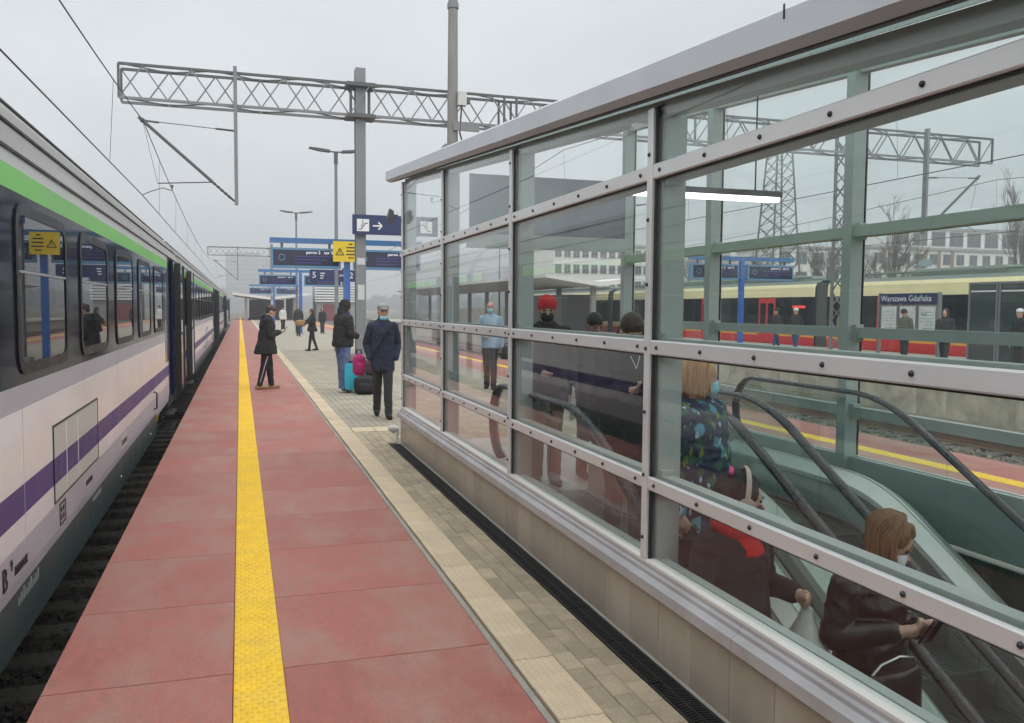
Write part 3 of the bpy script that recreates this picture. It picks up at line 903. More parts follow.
CL = 24.4
def coach(y0, label):
    t = thing('passenger_coach', label, 'train coach', (CXT, y0+CL/2, -.76), group='coaches of the standing train')
    Y = lambda l: y0 + l
    # side wall segments with painted bands (two doorways cut out)
    wall_pts = [(SX-.06,.08),(SX-.012,.12),(SX,.25),(SX,.42),(SX,.55),(SX,.715),(SX,1.12),(SX,1.25),(SX,2.27),(SX,2.395),(SX-.004,2.47)]
    seg = [1,1,1,0,2,0,1,4,5,6]
    poly = wall_pts + [(SX-.12,2.47),(SX-.12,.08)]
    segm = seg + [0,0,0]
    doors = ((1.9,3.1),(20.9,22.1))
    for a, b in ((.0,1.9),(3.1,20.9),(22.1,CL)):
        MB().prism(poly,'y',Y(a),Y(b),m=8,segm=segm).build('side_wall', [mt_tw,mt_tlil,mt_tpur,mt_tblue,mt_tband,mt_tgreen,mt_tlight,mt_troof,mt_tnavy], t)
    # core so nothing shines through
    MB().box(2*CXT-SX+.0,SX-.16,Y(.02),Y(1.85),.0,2.46).build('core', mt_dark, t)
    MB().box(2*CXT-SX+.0,SX-.16,Y(3.15),Y(20.85),.0,2.46).build('core', mt_dark, t)
    MB().box(2*CXT-SX+.0,SX-.16,Y(22.15),Y(CL-.02),.0,2.46).build('core', mt_dark, t)
    # roof with ribs
    rp_ = [(SX-.004,2.4705),(SX-.02,2.50),(SX-.09,2.62),(SX-.13,2.70),(SX-.145,2.712),(SX-.21,2.85),(SX-.33,2.975),(SX-.345,2.985),(SX-.53,3.10),(SX-.93,3.22),(CXT,3.26)]
    MB().prism(mirror(rp_),'y',Y(0),Y(CL)).build('roof', mt_troof, t)
    for px, pz, w in ((SX+.003,2.474,.012),(SX-.122,2.706,.013),(SX-.325,2.985,.013)):
        MB().box(px-w,px+w*.4,Y(.01),Y(CL-.01),pz-.006,pz+.010).build('roof_seam', mt_black, t)
    # windows
    for k in range(8):
        c = 19.25 - 1.88*k
        out = rrect(Y(c-.69),Y(c+.69),1.30,2.22,.14); inn = rrect(Y(c-.63),Y(c+.63),1.36,2.16,.10)
        w = ringplate(MB(),out,inn,'x',SX-.001,SX+.010).build('window', mt_wframe, t)
        MB().prism(rrect(Y(c-.635),Y(c+.635),1.355,1.845,.05),'x',SX-.001,SX+.004).build('pane', mt_wpane, w)
        MB().prism(rrect(Y(c-.635),Y(c+.635),1.865,2.165,.05),'x',SX-.001,SX+.005).build('pane', mt_wpane, w)
        MB().box(SX-.001,SX+.011,Y(c-.63),Y(c+.63),1.848,1.862).build('transom', mt_chrome, w)
    # doorways: vestibule, frames and opened leaves
    for i, (a, b) in enumerate(doors):
        MB().box(SX-.75,SX-.62,Y(a-.02),Y(b+.02),.0,2.46).build('vestibule_wall', mt_tlil, t)
        MB().box(SX-.62,SX-.02,Y(a),Y(b),.0,.10).build('step_plate', mt_under, t)
        for y in (a, b):
            d = .05 if y == a else -.05
            MB().box(SX-.03,SX+.012,Y(min(y,y+d)),Y(max(y,y+d)),.10,2.46).build('door_frame', mt_tnavy, t)
        ly0, ly1 = (b+.02, b+1.10) if i else (a-1.10, a-.02)
        dl = MB().prism(rrect(Y(ly0),Y(ly1),.16,2.40,.06),'x',SX+.055,SX+.105).build('door_leaf', mt_tnavy if i else mt_tlil, t)
        ringplate(MB(),rrect(Y(ly0+.20),Y(ly1-.20),1.15,2.20,.10),rrect(Y(ly0+.25),Y(ly1-.25),1.20,2.15,.07),'x',SX+.104,SX+.112).build('window_frame', mt_black, dl)
        MB().prism(rrect(Y(ly0+.25),Y(ly1-.25),1.20,2.15,.07),'x',SX+.104,SX+.108).build('pane', mt_wpane, dl)
        MB().box(SX+.02,SX+.125,Y(ly0)-.012,Y(ly0)+.02,.14,2.42).build('edge_seal', mt_black, dl)
        MB().box(SX+.02,SX+.125,Y(ly1)-.02,Y(ly1)+.012,.14,2.42).build('edge_seal', mt_black, dl)
        for q, z in enumerate((-.12,-.36)):
            MB().box(SX-.25+.06*q,SX+.05,Y(a+.1),Y(b-.1),z-.02,z).build('step_board', mt_under, t)
        # dark blue field beside the door
        n0, n1 = (a-.60,a-.002) if i else (b+.002,b+.60)
        MB().box(SX,SX+.003,Y(n0),Y(n1),.78,2.268).build('blue_field', mt_tnavy, t)
    # skirt panels under the floor
    ys = [4.4, 7.1, 10.55, 13.2, 16.1, 18.7]
    for a, b in zip(ys[:-1], ys[1:]):
        MB().prism([(SX-.006,.249),(SX-.006,.0),(SX-.012,-.12),(SX-.04,-.16),(SX-.07,-.16),(SX-.05,.0),(SX-.05,.249)],'y',Y(a+.004),Y(b-.004)).build('skirt_panel', mt_tskirt, t)
    for a, z in ((10.3,.02),(10.45,-.02),(15.0,.0),(17.9,0.0)):
        MB().sphere((SX-.006,Y(a),z),(.01,.02,.02),8,5).build('latch', mt_chrome, t)
    # service hatch
    hy0, hy1 = 11.87, 13.60
    h = ringplate(MB(),[(Y(hy0),.43),(Y(hy1),.43),(Y(hy1),.925),(Y(hy0),.925)],[(Y(hy0+.012),.442),(Y(hy1-.012),.442),(Y(hy1-.012),.913),(Y(hy0+.012),.913)],'x',SX-.001,SX+.006).build('hatch', mt_txtk, t)
    MB().box(SX-.001,SX+.003,Y(hy0+.012),Y(hy1-.012),.442,.55).build('hatch_leaf', mt_tlight, h)
    MB().box(SX-.001,SX+.003,Y(hy0+.012),Y(hy1-.012),.551,.714).build('hatch_stripe', mt_tblue, h)
    MB().box(SX-.001,SX+.003,Y(hy0+.012),Y(hy1-.012),.715,.913).build('hatch_leaf', mt_tlight, h)
    for q in (12.28,12.70): MB().box(SX+.003,SX+.005,Y(q),Y(q+.015),.45,.90).build('hatch_rib', mt_tw, h)
    for q in range(9):
        MB().box(SX-.001,SX+.0012,Y(3.6+1.88*q),Y(3.6+1.88*q)+.005,.43,1.245).build('panel_seam', mt_tlil, t)
    # handles and lamp
    MB().tube([(SX,Y(18.3),.28),(SX+.04,Y(18.3),.30),(SX+.04,Y(18.3),.50),(SX,Y(18.3),.52)],.012,6).build('tow_handle', mt_black, t)
    # running gear
    for c in (2.6, 21.8):
        bg_ = MB().box(SX-.52,SX-.36,Y(c-1.6),Y(c+1.6),-.42,-.28).box(SX-.50,SX-.30,Y(c-.35),Y(c+.35),-.30,.05).build('bogie_frame', mt_under, t)
        for d in (-1.25,1.25):
            rs = []
            for x, r in ((SX-.72,.46),(SX-.60,.46),(SX-.59,.42),(SX-.55,.42)):
                rs.append([(x,Y(c+d)+r*math.cos(2*math.pi*k/24),-.34+r*math.sin(2*math.pi*k/24)) for k in range(24)])
            MB().rings(rs).build('wheel', mt_rail, t, smooth=True)
            MB().box(SX-.55,SX-.30,Y(c+d-.16),Y(c+d+.16),-.50,-.20).build('axle_box', mt_under, t)
            MB().tube([(SX-.33,Y(c+d+.3),-.45),(SX-.28,Y(c+d+.28),-.05)],[.05,.05],8).build('damper', mt_chrome, t, smooth=True)
    MB().tube([(SX-.06,Y(19.6),.08),(SX-.10,Y(19.62),-.06)],.022,8).build('brake_hose', mt_cable, t)
    MB().box(2*CXT-SX+.3,SX-.5,Y(.5),Y(CL-.5),-.35,.07).build('underfloor', mt_under, t)
    # gangway
    MB().box(CXT-.75,CXT+.75,Y(CL),Y(CL+.5),.1,2.5).build('gangway', mt_black, t)
    # lettering
    side_text('B', .17, Y(10.62), .315, mt_txtk, t)
    side_text('9', .08, Y(10.78), .355, mt_txtk, t)
    side_text('mnouz', .10, Y(10.86), .315, mt_txtk, t)
    side_text('51 51 20-70', .055, Y(13.0), .335, mt_txtk, t)
    MB().box(SX,SX+.003,Y(15.0),Y(15.45),.27,.39).build('plate', mt_tlight, t)
    for q in range(5):
        MB().box(SX+.003,SX+.005,Y(15.04+.08*q),Y(15.09+.08*q),.30,.35).build('plate_mark', mt_txtk, t)
    ringplate(MB(),[(Y(12.02),.255),(Y(12.22),.255),(Y(12.22),.40),(Y(12.02),.40)],[(Y(12.035),.268),(Y(12.205),.268),(Y(12.205),.387),(Y(12.035),.387)],'x',SX,SX+.003).build('plate', mt_txtk, t)
    for q in range(2):
        for z in (.285,.335): MB().box(SX,SX+.003,Y(12.06+.07*q),Y(12.10+.07*q),z,z+.035).build('plate_mark', mt_txtk, t)
    for q in range(9):
        MB().box(SX-.0065,SX-.0035,Y(10.95+.055*q),Y(10.985+.055*q),.10,.135+.015*(q%3)).build('skirt_mark', mt_txtg, t)
    for q in range(7):
        MB().box(SX-.0065,SX-.0035,Y(13.35+.06*q),Y(13.39+.06*q),.12,.155).build('skirt_mark', mt_txtg, t)
    return t
coach(-6.0, 'nearest coach of the white, violet and green train, its windows mirroring the platform')
coach(18.9, 'second coach of the white and violet train, beyond the first open door')
coach(43.8, 'third coach of the white and violet train, far along the platform')
coach(68.7, 'last visible coach of the white and violet train, by the far end of the platform')

# ------------------------------------------------------------------ overhead line
mt_galv = M('galvanised_steel', (0.20,0.21,0.22), 0.6, metal=.3, var=.1, scale=4)
mt_galvd = M('weathered_steel', (0.10,0.105,0.11), 0.6, metal=.3, var=.15, scale=4)
mt_gpost = M('gantry_post', (0.19,0.205,0.22), 0.55, metal=.2, var=.1)
mt_wire = M('wire', (0.035,0.035,0.04), 0.5, metal=.5)
mt_insul = M('insulator', (0.06,0.05,0.05), 0.3)
mt_cpole = M('pole_concrete', (0.22,0.22,0.215), 0.85, var=.18, scale=4, bump=.15, bscale=60, stretch=(1,1,.3))

def gantry(y, xa, xb, label, lattice_at=None, drops=(), post=True, detail=True):
    t = thing('catenary_gantry', label, 'gantry', (3.48,y,0), group='overhead line gantries')
    z0, z1, dpt = 7.33, 8.24, .30
    for yy in (y-dpt,y+dpt):
        for z in (z0,z1):
            MB().beam((xa,yy,z),(xb,yy,z),.07,.07).build('chord', mt_galv if z == z0 else mt_galvd, t)
    n = int((xb-xa)/.62); w = (xb-xa)/n
    ga = Vector((w*.5,0,z1-z0)); 
    up_ = MB().beam((0,0,0),(w*1.0,0,z1-z0),.035,.035).mesh('brace', mt_galv)
    dn_ = MB().beam((0,0,z1-z0),(w*1.0,0,0),.035,.035).mesh('brace', mt_galv)
    diag = MB().beam((0,0,0),(w*2,2*dpt,0),.03,.03).mesh('brace', mt_galvd)
    diag2 = MB().beam((0,2*dpt,0),(w*2,0,0),.03,.03).mesh('brace', mt_galvd)
    back = MB()
    for k in range(n):
        x = xa + w*k
        inst('brace', up_ if k % 2 == 0 else dn_, t, (x,y-dpt,z0))
        a, b = (dn_, up_)[k % 2], 0
        # the rear face zig-zags the other way: seen together they cross
        if k % 2: back.beam((x,y+dpt,z0),(x+w,y+dpt,z1),.035,.035)
        else: back.beam((x,y+dpt,z1),(x+w,y+dpt,z0),.035,.035)
        if k % 2 == 0 and k+2 <= n:
            inst('brace', (diag, diag2)[(k//2) % 2], t, (x,y-dpt,z1)); inst('brace', (diag, diag2)[(k//2) % 2], t, (x,y-dpt,z0))
    o = back.build('brace', mt_galv, t); o['kind'] = 'stuff'
    for x in [xa, xb] + ([8.3, 14.6, 7.9] if detail else []):
        for yy in (y-dpt,y+dpt): MB().beam((x,yy,z0),(x,yy,z1),.06,.06).build('upright', mt_galvd, t)
    if post:
        p = MB(); w2 = .15
        p.box(3.48-w2,3.48+w2,y-.15,y-.125,.25,8.76); p.box(3.48-w2,3.48+w2,y+.125,y+.15,.25,8.76); p.box(3.48-.012,3.48+.012,y-.124,y+.124,.25,8.70)
        pm = p.build('post', mt_gpost, t)
        for z in (z0,z1):
            MB().box(3.48-.42,3.48+.42,y-dpt-.045,y+dpt+.045,z-.055,z+.055).build('collar', mt_galvd, pm)
        MB().box(3.48-.30,3.48-.24,y-.10,y+.10,z0,z1).build('stiffener', mt_galvd, pm); MB().box(3.48+.24,3.48+.30,y-.10,y+.10,z0,z1).build('stiffener', mt_galvd, pm)
        MB().cbox(3.48-.30,3.48+.30,y-.30,y+.30,-.02,.26,.03).build('footing', mt_cpole, t)
        MB().box(3.38,3.58,y-.156,y-.151,1.9,2.35).build('number_plate', mt_tlight, pm)
        MB().box(3.36,3.60,y-.157,y-.151,2.95,3.15).build('band', mt_tlight, pm)
    if lattice_at is not None:
        lp = lattice_at
        for sx in (-.28,.28):
            for sy in (-.28,.28):
                MB().beam((lp+sx,y+sy,-.0),(lp+sx*.9,y+sy,8.9),.09,.09).build('lattice_leg', mt_galv, t)
        MB().box(lp+.45,lp+.75,y-.15,y+.15,0,8.9).build('post', mt_galv, t)
        zz = .2; k = 0; lm = MB()
        while zz < 8.3:
            for sy in (-.28,.28):
                a, b = (-.28,.28) if k % 2 else (.28,-.28)
                MB().beam((lp+a,y+sy,zz),(lp+b,y+sy,zz+.55),.04,.04).build('lattice_brace', mt_galv, t)
            for sx in (-.28,.28):
                a, b = (-.28,.28) if k % 2 else (.28,-.28)
                lm.beam((lp+sx,y+a,zz),(lp+sx,y+b,zz+.55),.04,.04)
            zz += .55; k += 1
        lm.build('lattice_brace', mt_galv, t)['kind'] = 'stuff'
    for (dx, sgn) in drops:
        zb = 4.55
        d = MB().beam((dx,y-dpt-.06,zb),(dx,y-dpt-.06,8.40),.10,.19).build('drop_post', mt_galv, t)
        yy = y-dpt-.06
        tip = (dx-2.43*sgn, yy, 6.74); foot = (dx, yy, 4.60)
        dv = Vector(tip)-Vector(foot)
        f1 = Vector(foot)+dv*.06; f2 = Vector(foot)+dv*.26
        MB().tube([foot,f1,Vector(foot)+dv*.13],[.02,.035,.03],6).build('insulator', mt_insul, t)
        pts = [f1+(f2-f1)*q/10 for q in range(11)]
        MB().tube(pts,[.045 if q % 2 else .025 for q in range(11)],8).build('insulator', mt_insul, t)
        MB().tube([f2, Vector(foot)+dv*1.04],.045,8).build('cantilever_tube', mt_galvd, t)
        top = Vector((dx,yy,6.62))
        MB().tube([top, top+(Vector(tip)-top)*.22],[.03,.03],6).build('insulator', mt_insul, t)
        MB().tube([top+(Vector(tip)-top)*.15, tip],.012,6).build('stay_rod', mt_galvd, t)
        MB().tube([Vector(tip)-Vector((.05*sgn,0,.0)), Vector(tip)+Vector((.42*sgn,0,-.03))],.03,6).build('clamp', mt_galvd, t)
        MB().sphere(tip,.07,8,5).build('clamp', mt_galvd, t)
        a0 = Vector(foot)+dv*.26; a1 = Vector((dx-2.07*sgn,yy,5.05))
        MB().tube([a0,a1],.018,6).build('registration_arm', mt_galvd, t)
        MB().prism([(dx-1.76*sgn,5.02),(dx-1.66*sgn,5.02),(dx-1.70*sgn,4.86)],'y',yy-.03,yy+.03).build('bracket', mt_galvd, t)
        MB().tube([(dx-1.71*sgn,yy,4.87),(dx-1.95*sgn,yy,4.93),(dx-2.2*sgn,yy,4.84),(dx-2.46*sgn,yy,4.72)],.013,6).build('steady_arm', mt_galvd, t)
        MB().tube([tip,(dx-2.07*sgn,yy,5.05)],.006,5).build('dropper', mt_wire, t)
    return t
G0 = gantry(26.0, -3.08, 27.35, 'steel truss gantry across the tracks held by a grey post behind the escalator sign', lattice_at=21.0, drops=((-.06,1),(24.2,-1)))
G1 = gantry(101.0, -3.35, 10.0, 'distant steel truss gantry near the far end of the platform', drops=((-.2,1),), detail=False)

def wire(name, pts, r, label):
    o = MB().tube(pts, r, 5).build(name, mt_wire)
    tag(o, label, 'wire')
    return o
yA = 25.64
def contact(xc_pts, z, label): return wire('contact_wire', [(x,y,z) for x, y in xc_pts], .011, label)
def catspan(x, ya, yb, zend, sag, n=14):
    return [(x, ya+(yb-ya)*k/n, zend - sag*4*(k/n)*(1-k/n)) for k in range(n+1)]
cw = wire('contact_wire', [(-2.95,-25,4.72),(-2.69,11.7,4.71),(-2.52,25.64,4.70),(-2.5,64,4.68),(-2.6,100.7,4.70)], .013, 'lower overhead wire running above the white train roof')
ms = catspan(-2.47,-38,25.64,6.72,1.0,24) + catspan(-2.47,25.64,100.6,6.72,1.15,24)[1:]
mw = wire('catenary_wire', ms, .013, 'sagging upper overhead wire hung from the gantry over the white train')
dr = 0
for y in (-2,4.6,10.5,19.8,30.5,38,46,54,63):
    zc = 4.71
    zu = min(ms, key=lambda p: abs(p[1]-y))[2]
    for i in range(len(ms)-1):
        if ms[i][1] <= y <= ms[i+1][1]:
            q = (y-ms[i][1])/(ms[i+1][1]-ms[i][1]); zu = ms[i][2]+(ms[i+1][2]-ms[i][2])*q
    attach(MB().tube([(-2.47,y,zu),(-2.57 if y < 26 else -2.5,y,zc)],.005,4).build('dropper', mt_wire), mw)
for xc, lb in ((9.87,'first track past the shelter'),(14.3,'second track past the shelter'),(27.55,'red and yellow train')):
    contact([(xc,-20),(xc+.2,25.6),(xc,100)], 4.72, 'lower overhead wire above the ' + lb)
    m_ = catspan(xc,-38,25.64,6.72,1.0,20) + catspan(xc,25.64,100.6,6.72,1.1,20)[1:]
    w_ = wire('catenary_wire', m_, .012, 'sagging upper overhead wire above the ' + lb)
    for i in range(8, 36, 3):
        attach(MB().tube([m_[i],(xc+.1,m_[i][1],4.72)],.005,4).build('dropper', mt_wire), w_)

# concrete mast with cabinet in front of the gantry
t = thing('concrete_mast', 'tall round concrete mast with boxes beside the gantry', 'mast', (6.13,25.2,0))
MB().tube([(6.13,25.2,0),(6.13,25.2,7.95),(6.13,25.2,14)],[.19,.155,.12],14).build('shaft', mt_cpole, t, smooth=True)
MB().tube([(6.13,25.2,10.55),(6.13,25.2,10.7)],.17,14).build('ring', mt_galv, t)
MB().box(6.24,6.50,24.95,25.2,7.7,8.1).build('junction_box', mt_tlight, t)
MB().box(6.50,6.62,25.0,25.2,7.78,7.95).build('junction_box', mt_galvd, t)
MB().tube([(6.36,25.0,7.7),(6.30,25.0,6.9),(6.45,25.0,6.4),(6.2,25.05,5.8)],.025,6).build('cable', mt_black, t)
MB().beam((6.1,24.98,6.05),(5.75,24.9,6.1),.06,.06).build('bracket', mt_galvd, t)
MB().prism([(5.25,5.72),(5.78,6.48),(5.86,6.42),(5.90,5.95),(5.72,5.72)],'y',24.6,25.0).build('loudspeaker', mt_galv, t)
MB().box(6.1,6.9,24.98,25.03,6.95,7.2).build('bracket', mt_galv, t)

# ------------------------------------------------------------------ lamp posts
def lamppost(x, y, label, h=7.5):
    t = thing('street_lamp', label, 'street lamp', (x,y,0), group='double-armed platform lamps')
    MB().tube([(x,y,0),(x,y,1.2),(x,y,1.25),(x,y,h)],[.10,.10,.075,.055],10).build('pole', mt_galv, t, smooth=True)
    MB().tube([(x,y,h-.45),(x,y,h+.02)],[.075,.075],10).build('collar', mt_galvd, t)
    for s in (-1,1):
        MB().tube([(x,y,h),(x+s*.25,y,h+.02)],.03,6).build('arm', mt_galvd, t)
        MB().prism([(x+s*.22,h-.02),(x+s*.22,h+.06),(x+s*.6,h+.10),(x+s*.98,h+.13),(x+s*1.0,h+.09),(x+s*.6,h+.01)],'y',y-.14,y+.14).build('lamp_head', mt_galvd, t)
    return t
lamppost(3.51,33.0,'double-armed lamp on a slim grey pole left of the gantry post')
lamppost(3.40,55.1,'farther double-armed lamp standing above the blue display frames')
lamppost(21.0,44.0,'double-armed lamp on the next platform behind the blue display')
lamppost(20.6,68.0,'smaller double-armed lamp far along the next platform')
# ------------------------------------------------------------------ signs and displays
mt_blue = M('frame_blue', (0.035,0.15,0.36), 0.35, var=.08, scale=3, coat=.3)
mt_bluel = M('frame_blue_light', (0.10,0.25,0.42), 0.4, var=.08, scale=3)
mt_navy = M('sign_navy', (0.007,0.018,0.095), 0.35, var=.05)
mt_white = M('sign_white', (0.72,0.74,0.75), 0.45, var=.04)
mt_syel = M('sign_yellow', (0.80,0.58,0.02), 0.45, var=.05)
mt_screen = M('display_screen', (0.008,0.010,0.040), 0.12, var=.1)
mt_led = emis('display_text', (0.75,0.78,0.95), 0.6)
mt_ledv = emis('display_text_violet', (0.06,0.05,0.30), 0.5)
mt_post = M('post_blue', (0.025,0.12,0.42), 0.35, var=.05, coat=.3)
FT = Matrix.Rotation(R(90),4,'X')       # text facing -Y
def front_text(s, size, x, y, z, m, parent, align='LEFT', name='lettering'):
    me = textmesh(s, size, m, align)
    me.transform(Matrix.Translation((x,y,z)) @ FT)
    return mkobj(name, me, parent, fixn=False)

def infoboard(x, y, label, line='peron 2   tor 5', h=3.95):
    t = thing('information_display', label, 'display board', (x,y,0), group='blue display frames')
    MB().cbox(x-.10,x+.10,y-.08,y+.08,0,h-.18,.0).build('post', mt_post, t)
    MB().cbox(x-.18,x+.18,y-.16,y+.16,0,.03,.01).build('base_plate', mt_galv, t)
    MB().box(x-2.52,x+2.58,y-.07,y+.07,h-.175,h).build('top_beam', mt_blue, t)
    for a, b in ((x-2.48,x-.22),(x+.22,x+2.5)):
        for q in (.35,1.9): MB().box(a+q-.04,a+q+.04,y-.03,y+.03,3.62,h-.176).build('hanger', mt_galvd, t)
        c = MB().box(a,b,y-.14,y+.14,2.95,3.62).build('case', mt_bluel, t)
        MB().box(a+.07,b-.07,y-.147,y-.1405,3.04,3.55).build('screen', mt_screen, c)
        for k in range(1,3): MB().box(a+.07+(b-a-.14)*(.07 if k == 1 else .66)-.006,a+.07+(b-a-.14)*(.07 if k == 1 else .66)+.006,y-.150,y-.1475,3.04,3.55).build('screen_joint', mt_navy, c)
        front_text(line, .145, b-.25, y-.149, 3.475, mt_led, c, 'RIGHT')
        for k in range(3):
            MB().box(a+.75,b-.25-.2*k,y-.1495,y-.1478,3.335-.105*k,3.352-.105*k).build('text_row', mt_ledv, c)
        # small round clock symbol
        pts = [(a+.34+.11*math.cos(2*math.pi*k/16),3.30+.11*math.sin(2*math.pi*k/16)) for k in range(16)]
        pin = [(a+.34+.085*math.cos(2*math.pi*k/16),3.30+.085*math.sin(2*math.pi*k/16)) for k in range(16)]
        ringplate(MB(),pts,pin,'y',y-.1495,y-.1475).build('clock_ring', mt_bluel, c)
    return t
infoboard(3.47,29.3,'nearest blue display frame on the platform, partly behind the yellow warning sign')
infoboard(3.60,54.6,'second blue display frame along the platform, beyond the nearest one', 'peron 2   tor 5')
infoboard(3.45,94.0,'third and smallest blue display frame, far along the platform')
infoboard(20.45,31.8,'blue display frame on the next platform seen through the shelter glass')

# yellow warning sign on the first display's post
ys_ = thing('warning_sign', 'yellow warning sign with a triangle hung on the blue display post', 'sign', (3.40,29.05,3.2))
MB().cbox(2.98,3.81,29.02,29.06,3.19,3.87,.0).build('board', mt_syel, ys_)
tri_o = [(3.05,3.40),(3.35,3.40),(3.20,3.66)]; tri_i = [(3.095,3.428),(3.305,3.428),(3.20,3.60)]
ringplate(MB(),tri_o,tri_i,'y',29.012,29.019).build('triangle', mt_txtk, ys_)
MB().prism([(3.185,3.44),(3.20,3.51),(3.175,3.50),(3.215,3.57),(3.205,3.53),(3.225,3.54)],'y',29.012,29.019).build('flash', mt_txtk, ys_)
for k, (a, b) in enumerate(((3.50,3.62),(3.42,3.72),(3.42,3.74),(3.41,3.75),(3.48,3.66))):
    MB().box(a,b,29.014,29.019,3.76-.115*k,3.80-.115*k).build('text_line', mt_txtk, ys_)

def pictogram(x, y, z, s, parent, flip=False):
    b = MB().box(x,x+s,y-.012,y-.004,z,z+s).build('pictogram', mt_white, parent)
    f = (lambda u: x+s-u*s) if flip else (lambda u: x+u*s)
    def ln(a, c, w): MB().beam((f(a[0]),y-.014,z+a[1]*s),(f(c[0]),y-.014,z+c[1]*s),.003,w*s,up=(0,0,1)).build('symbol_bar', mt_navy, b)
    ln((.12,.16),(.38,.16),.07); ln((.36,.17),(.70,.66),.08); ln((.68,.66),(.90,.66),.07)
    ln((.30,.34),(.58,.78),.05); ln((.44,.52),(.46,.78),.09)
    MB().sphere((f(.46),y-.014,z+.86*s),(.055*s,.002,.055*s),10,6).build('symbol_dot', mt_navy, b)
def arrow(x, y, z, l, d, parent):
    a = MB().beam((x,y-.008,z),(x+d*l,y-.008,z),.006,l*.16,up=(0,0,1)).build('arrow', mt_white, parent)
    e = x+d*l*1.06
    for q in (-1,1): MB().beam((e,y-.009,z),(e-d*l*.42,y-.009,z+q*l*.42),.006,l*.16,up=(0,0,1)).build('arrow_head', mt_white, a)
es = thing('direction_sign', 'long navy sign with escalator symbols and inward arrows on the gantry post', 'sign', (4.49,25.65,4.1))
MB().cbox(3.20,5.78,25.62,25.70,3.84,4.42,.0).build('board', mt_navy, es)
MB().box(3.34,3.62,25.70,25.86,4.05,4.20).build('mount', mt_galvd, es)
pictogram(3.33,25.62,3.93,.36,es); arrow(3.80,25.62,4.10,.26,1,es)
pictogram(5.24,25.62,3.93,.36,es,True); arrow(5.12,25.62,4.10,.26,-1,es)

pn = thing('platform_sign', 'navy platform number sign hanging between the display frames', 'sign', (4.4,42.9,0))
MB().cbox(3.27,5.66,42.86,42.94,2.92,3.50,.0).build('board', mt_navy, pn)
front_text('5', .42, 3.38, 42.85, 3.22, mt_white, pn)
for k in range(3): MB().box(3.78,4.0-.04*k,42.85,42.858,3.30-.12*k,3.345-.12*k).build('text_line', mt_white, pn)
front_text('peron', .17, 5.12, 42.85, 3.24, mt_white, pn, 'RIGHT'); front_text('2', .42, 5.18, 42.85, 3.22, mt_white, pn)
MB().tube([(4.95,42.9,0),(4.95,42.9,2.92)],.06,8).build('post', mt_galv, pn)
MB().box(4.85,5.05,42.95,43.0,2.7,3.6).build('mount', mt_galvd, pn)

# station name board on the next platform (faces the tracks)
nb = thing('station_name_board', 'navy station name board above pale timetable cases on the next platform', 'sign', (20.4,22.2,0))
NX = 20.4
NM = Matrix(((0,0,-1,0),(-1,0,0,0),(0,1,0,0),(0,0,0,1)))   # text facing -X, reading along -Y
def side2_text(s, size, y, z, m, parent, x, align='CENTER'):
    me = textmesh(s, size, m, align); me.transform(Matrix.Translation((x,y,z)) @ NM)
    return mkobj('lettering', me, parent, fixn=False)
y1_, y0_ = 23.45, 20.90
MB().box(NX,NX+.08,y0_,y1_,1.93,2.26).build('name_panel', mt_navy, nb)
side2_text('Warszawa Gdańska', .27, (y0_+y1_)/2+.10, 2.09, mt_white, nb, NX-.004)
for y in (y0_,y1_): MB().box(NX-.01,NX+.09,y-.04,y+.04,0,2.28).build('post', mt_galv, nb)
mt_case = M('case_glass', (0.40,0.44,0.43), 0.08, var=.05, coat=.8)
mt_paper = M('paper_print', (0.58,0.60,0.60), 0.5, var=.2, scale=9)
mt_greenmap = M('map_green', (0.20,0.36,0.24), 0.5, var=.3, scale=12)
for k in range(3):
    a = y0_+.06+.82*k; c = MB().box(NX+.01,NX+.07,a,a+.78,.85,1.90).build('timetable_case', mt_galv, nb)
    MB().box(NX+.003,NX+.0095,a+.06,a+.72,.92,1.84).build('poster', mt_paper, c)
    for q in range(7): MB().box(NX-.001,NX+.0025,a+.12,a+.66-.07*(q%3),1.05+.1*q,1.07+.1*q).build('text_line', M('print_grey',(0.30,0.33,0.34),.6) if 'print_grey' not in MATS else MATS['print_grey'], c)
MB().box(NX-.002,NX+.0024,y0_+.15+.30,y0_+.60+.1,1.55,1.62).build('map_patch', mt_greenmap, nb)

# tall dark cabinets beside it
mt_cab = M('cabinet_glass', (0.045,0.062,0.065), 0.08, coat=.8)
for i, (a, b, lb) in enumerate(((18.85,19.75,'tall dark glass cabinet beside the station name board'),(17.75,18.70,'tall dark glass cabinet at the right edge of the picture'))):
    t = thing('information_cabinet', lb, 'cabinet', (20.5,(a+b)/2,0), group='dark cabinets on the next platform')
    MB().box(20.45,20.65,a,b,0,2.48).build('body', mt_cab, t)
    for y in (a-.03,b+.03): MB().box(20.42,20.68,y-.03,y+.03,0,2.54).build('frame', mt_galv, t)
    MB().box(20.43,20.449,a+.02,b-.02,2.26,2.30).build('light_bar', mt_white, t)
    MB().box(20.42,20.66,a,b,2.481,2.54).build('frame', mt_galv, t)

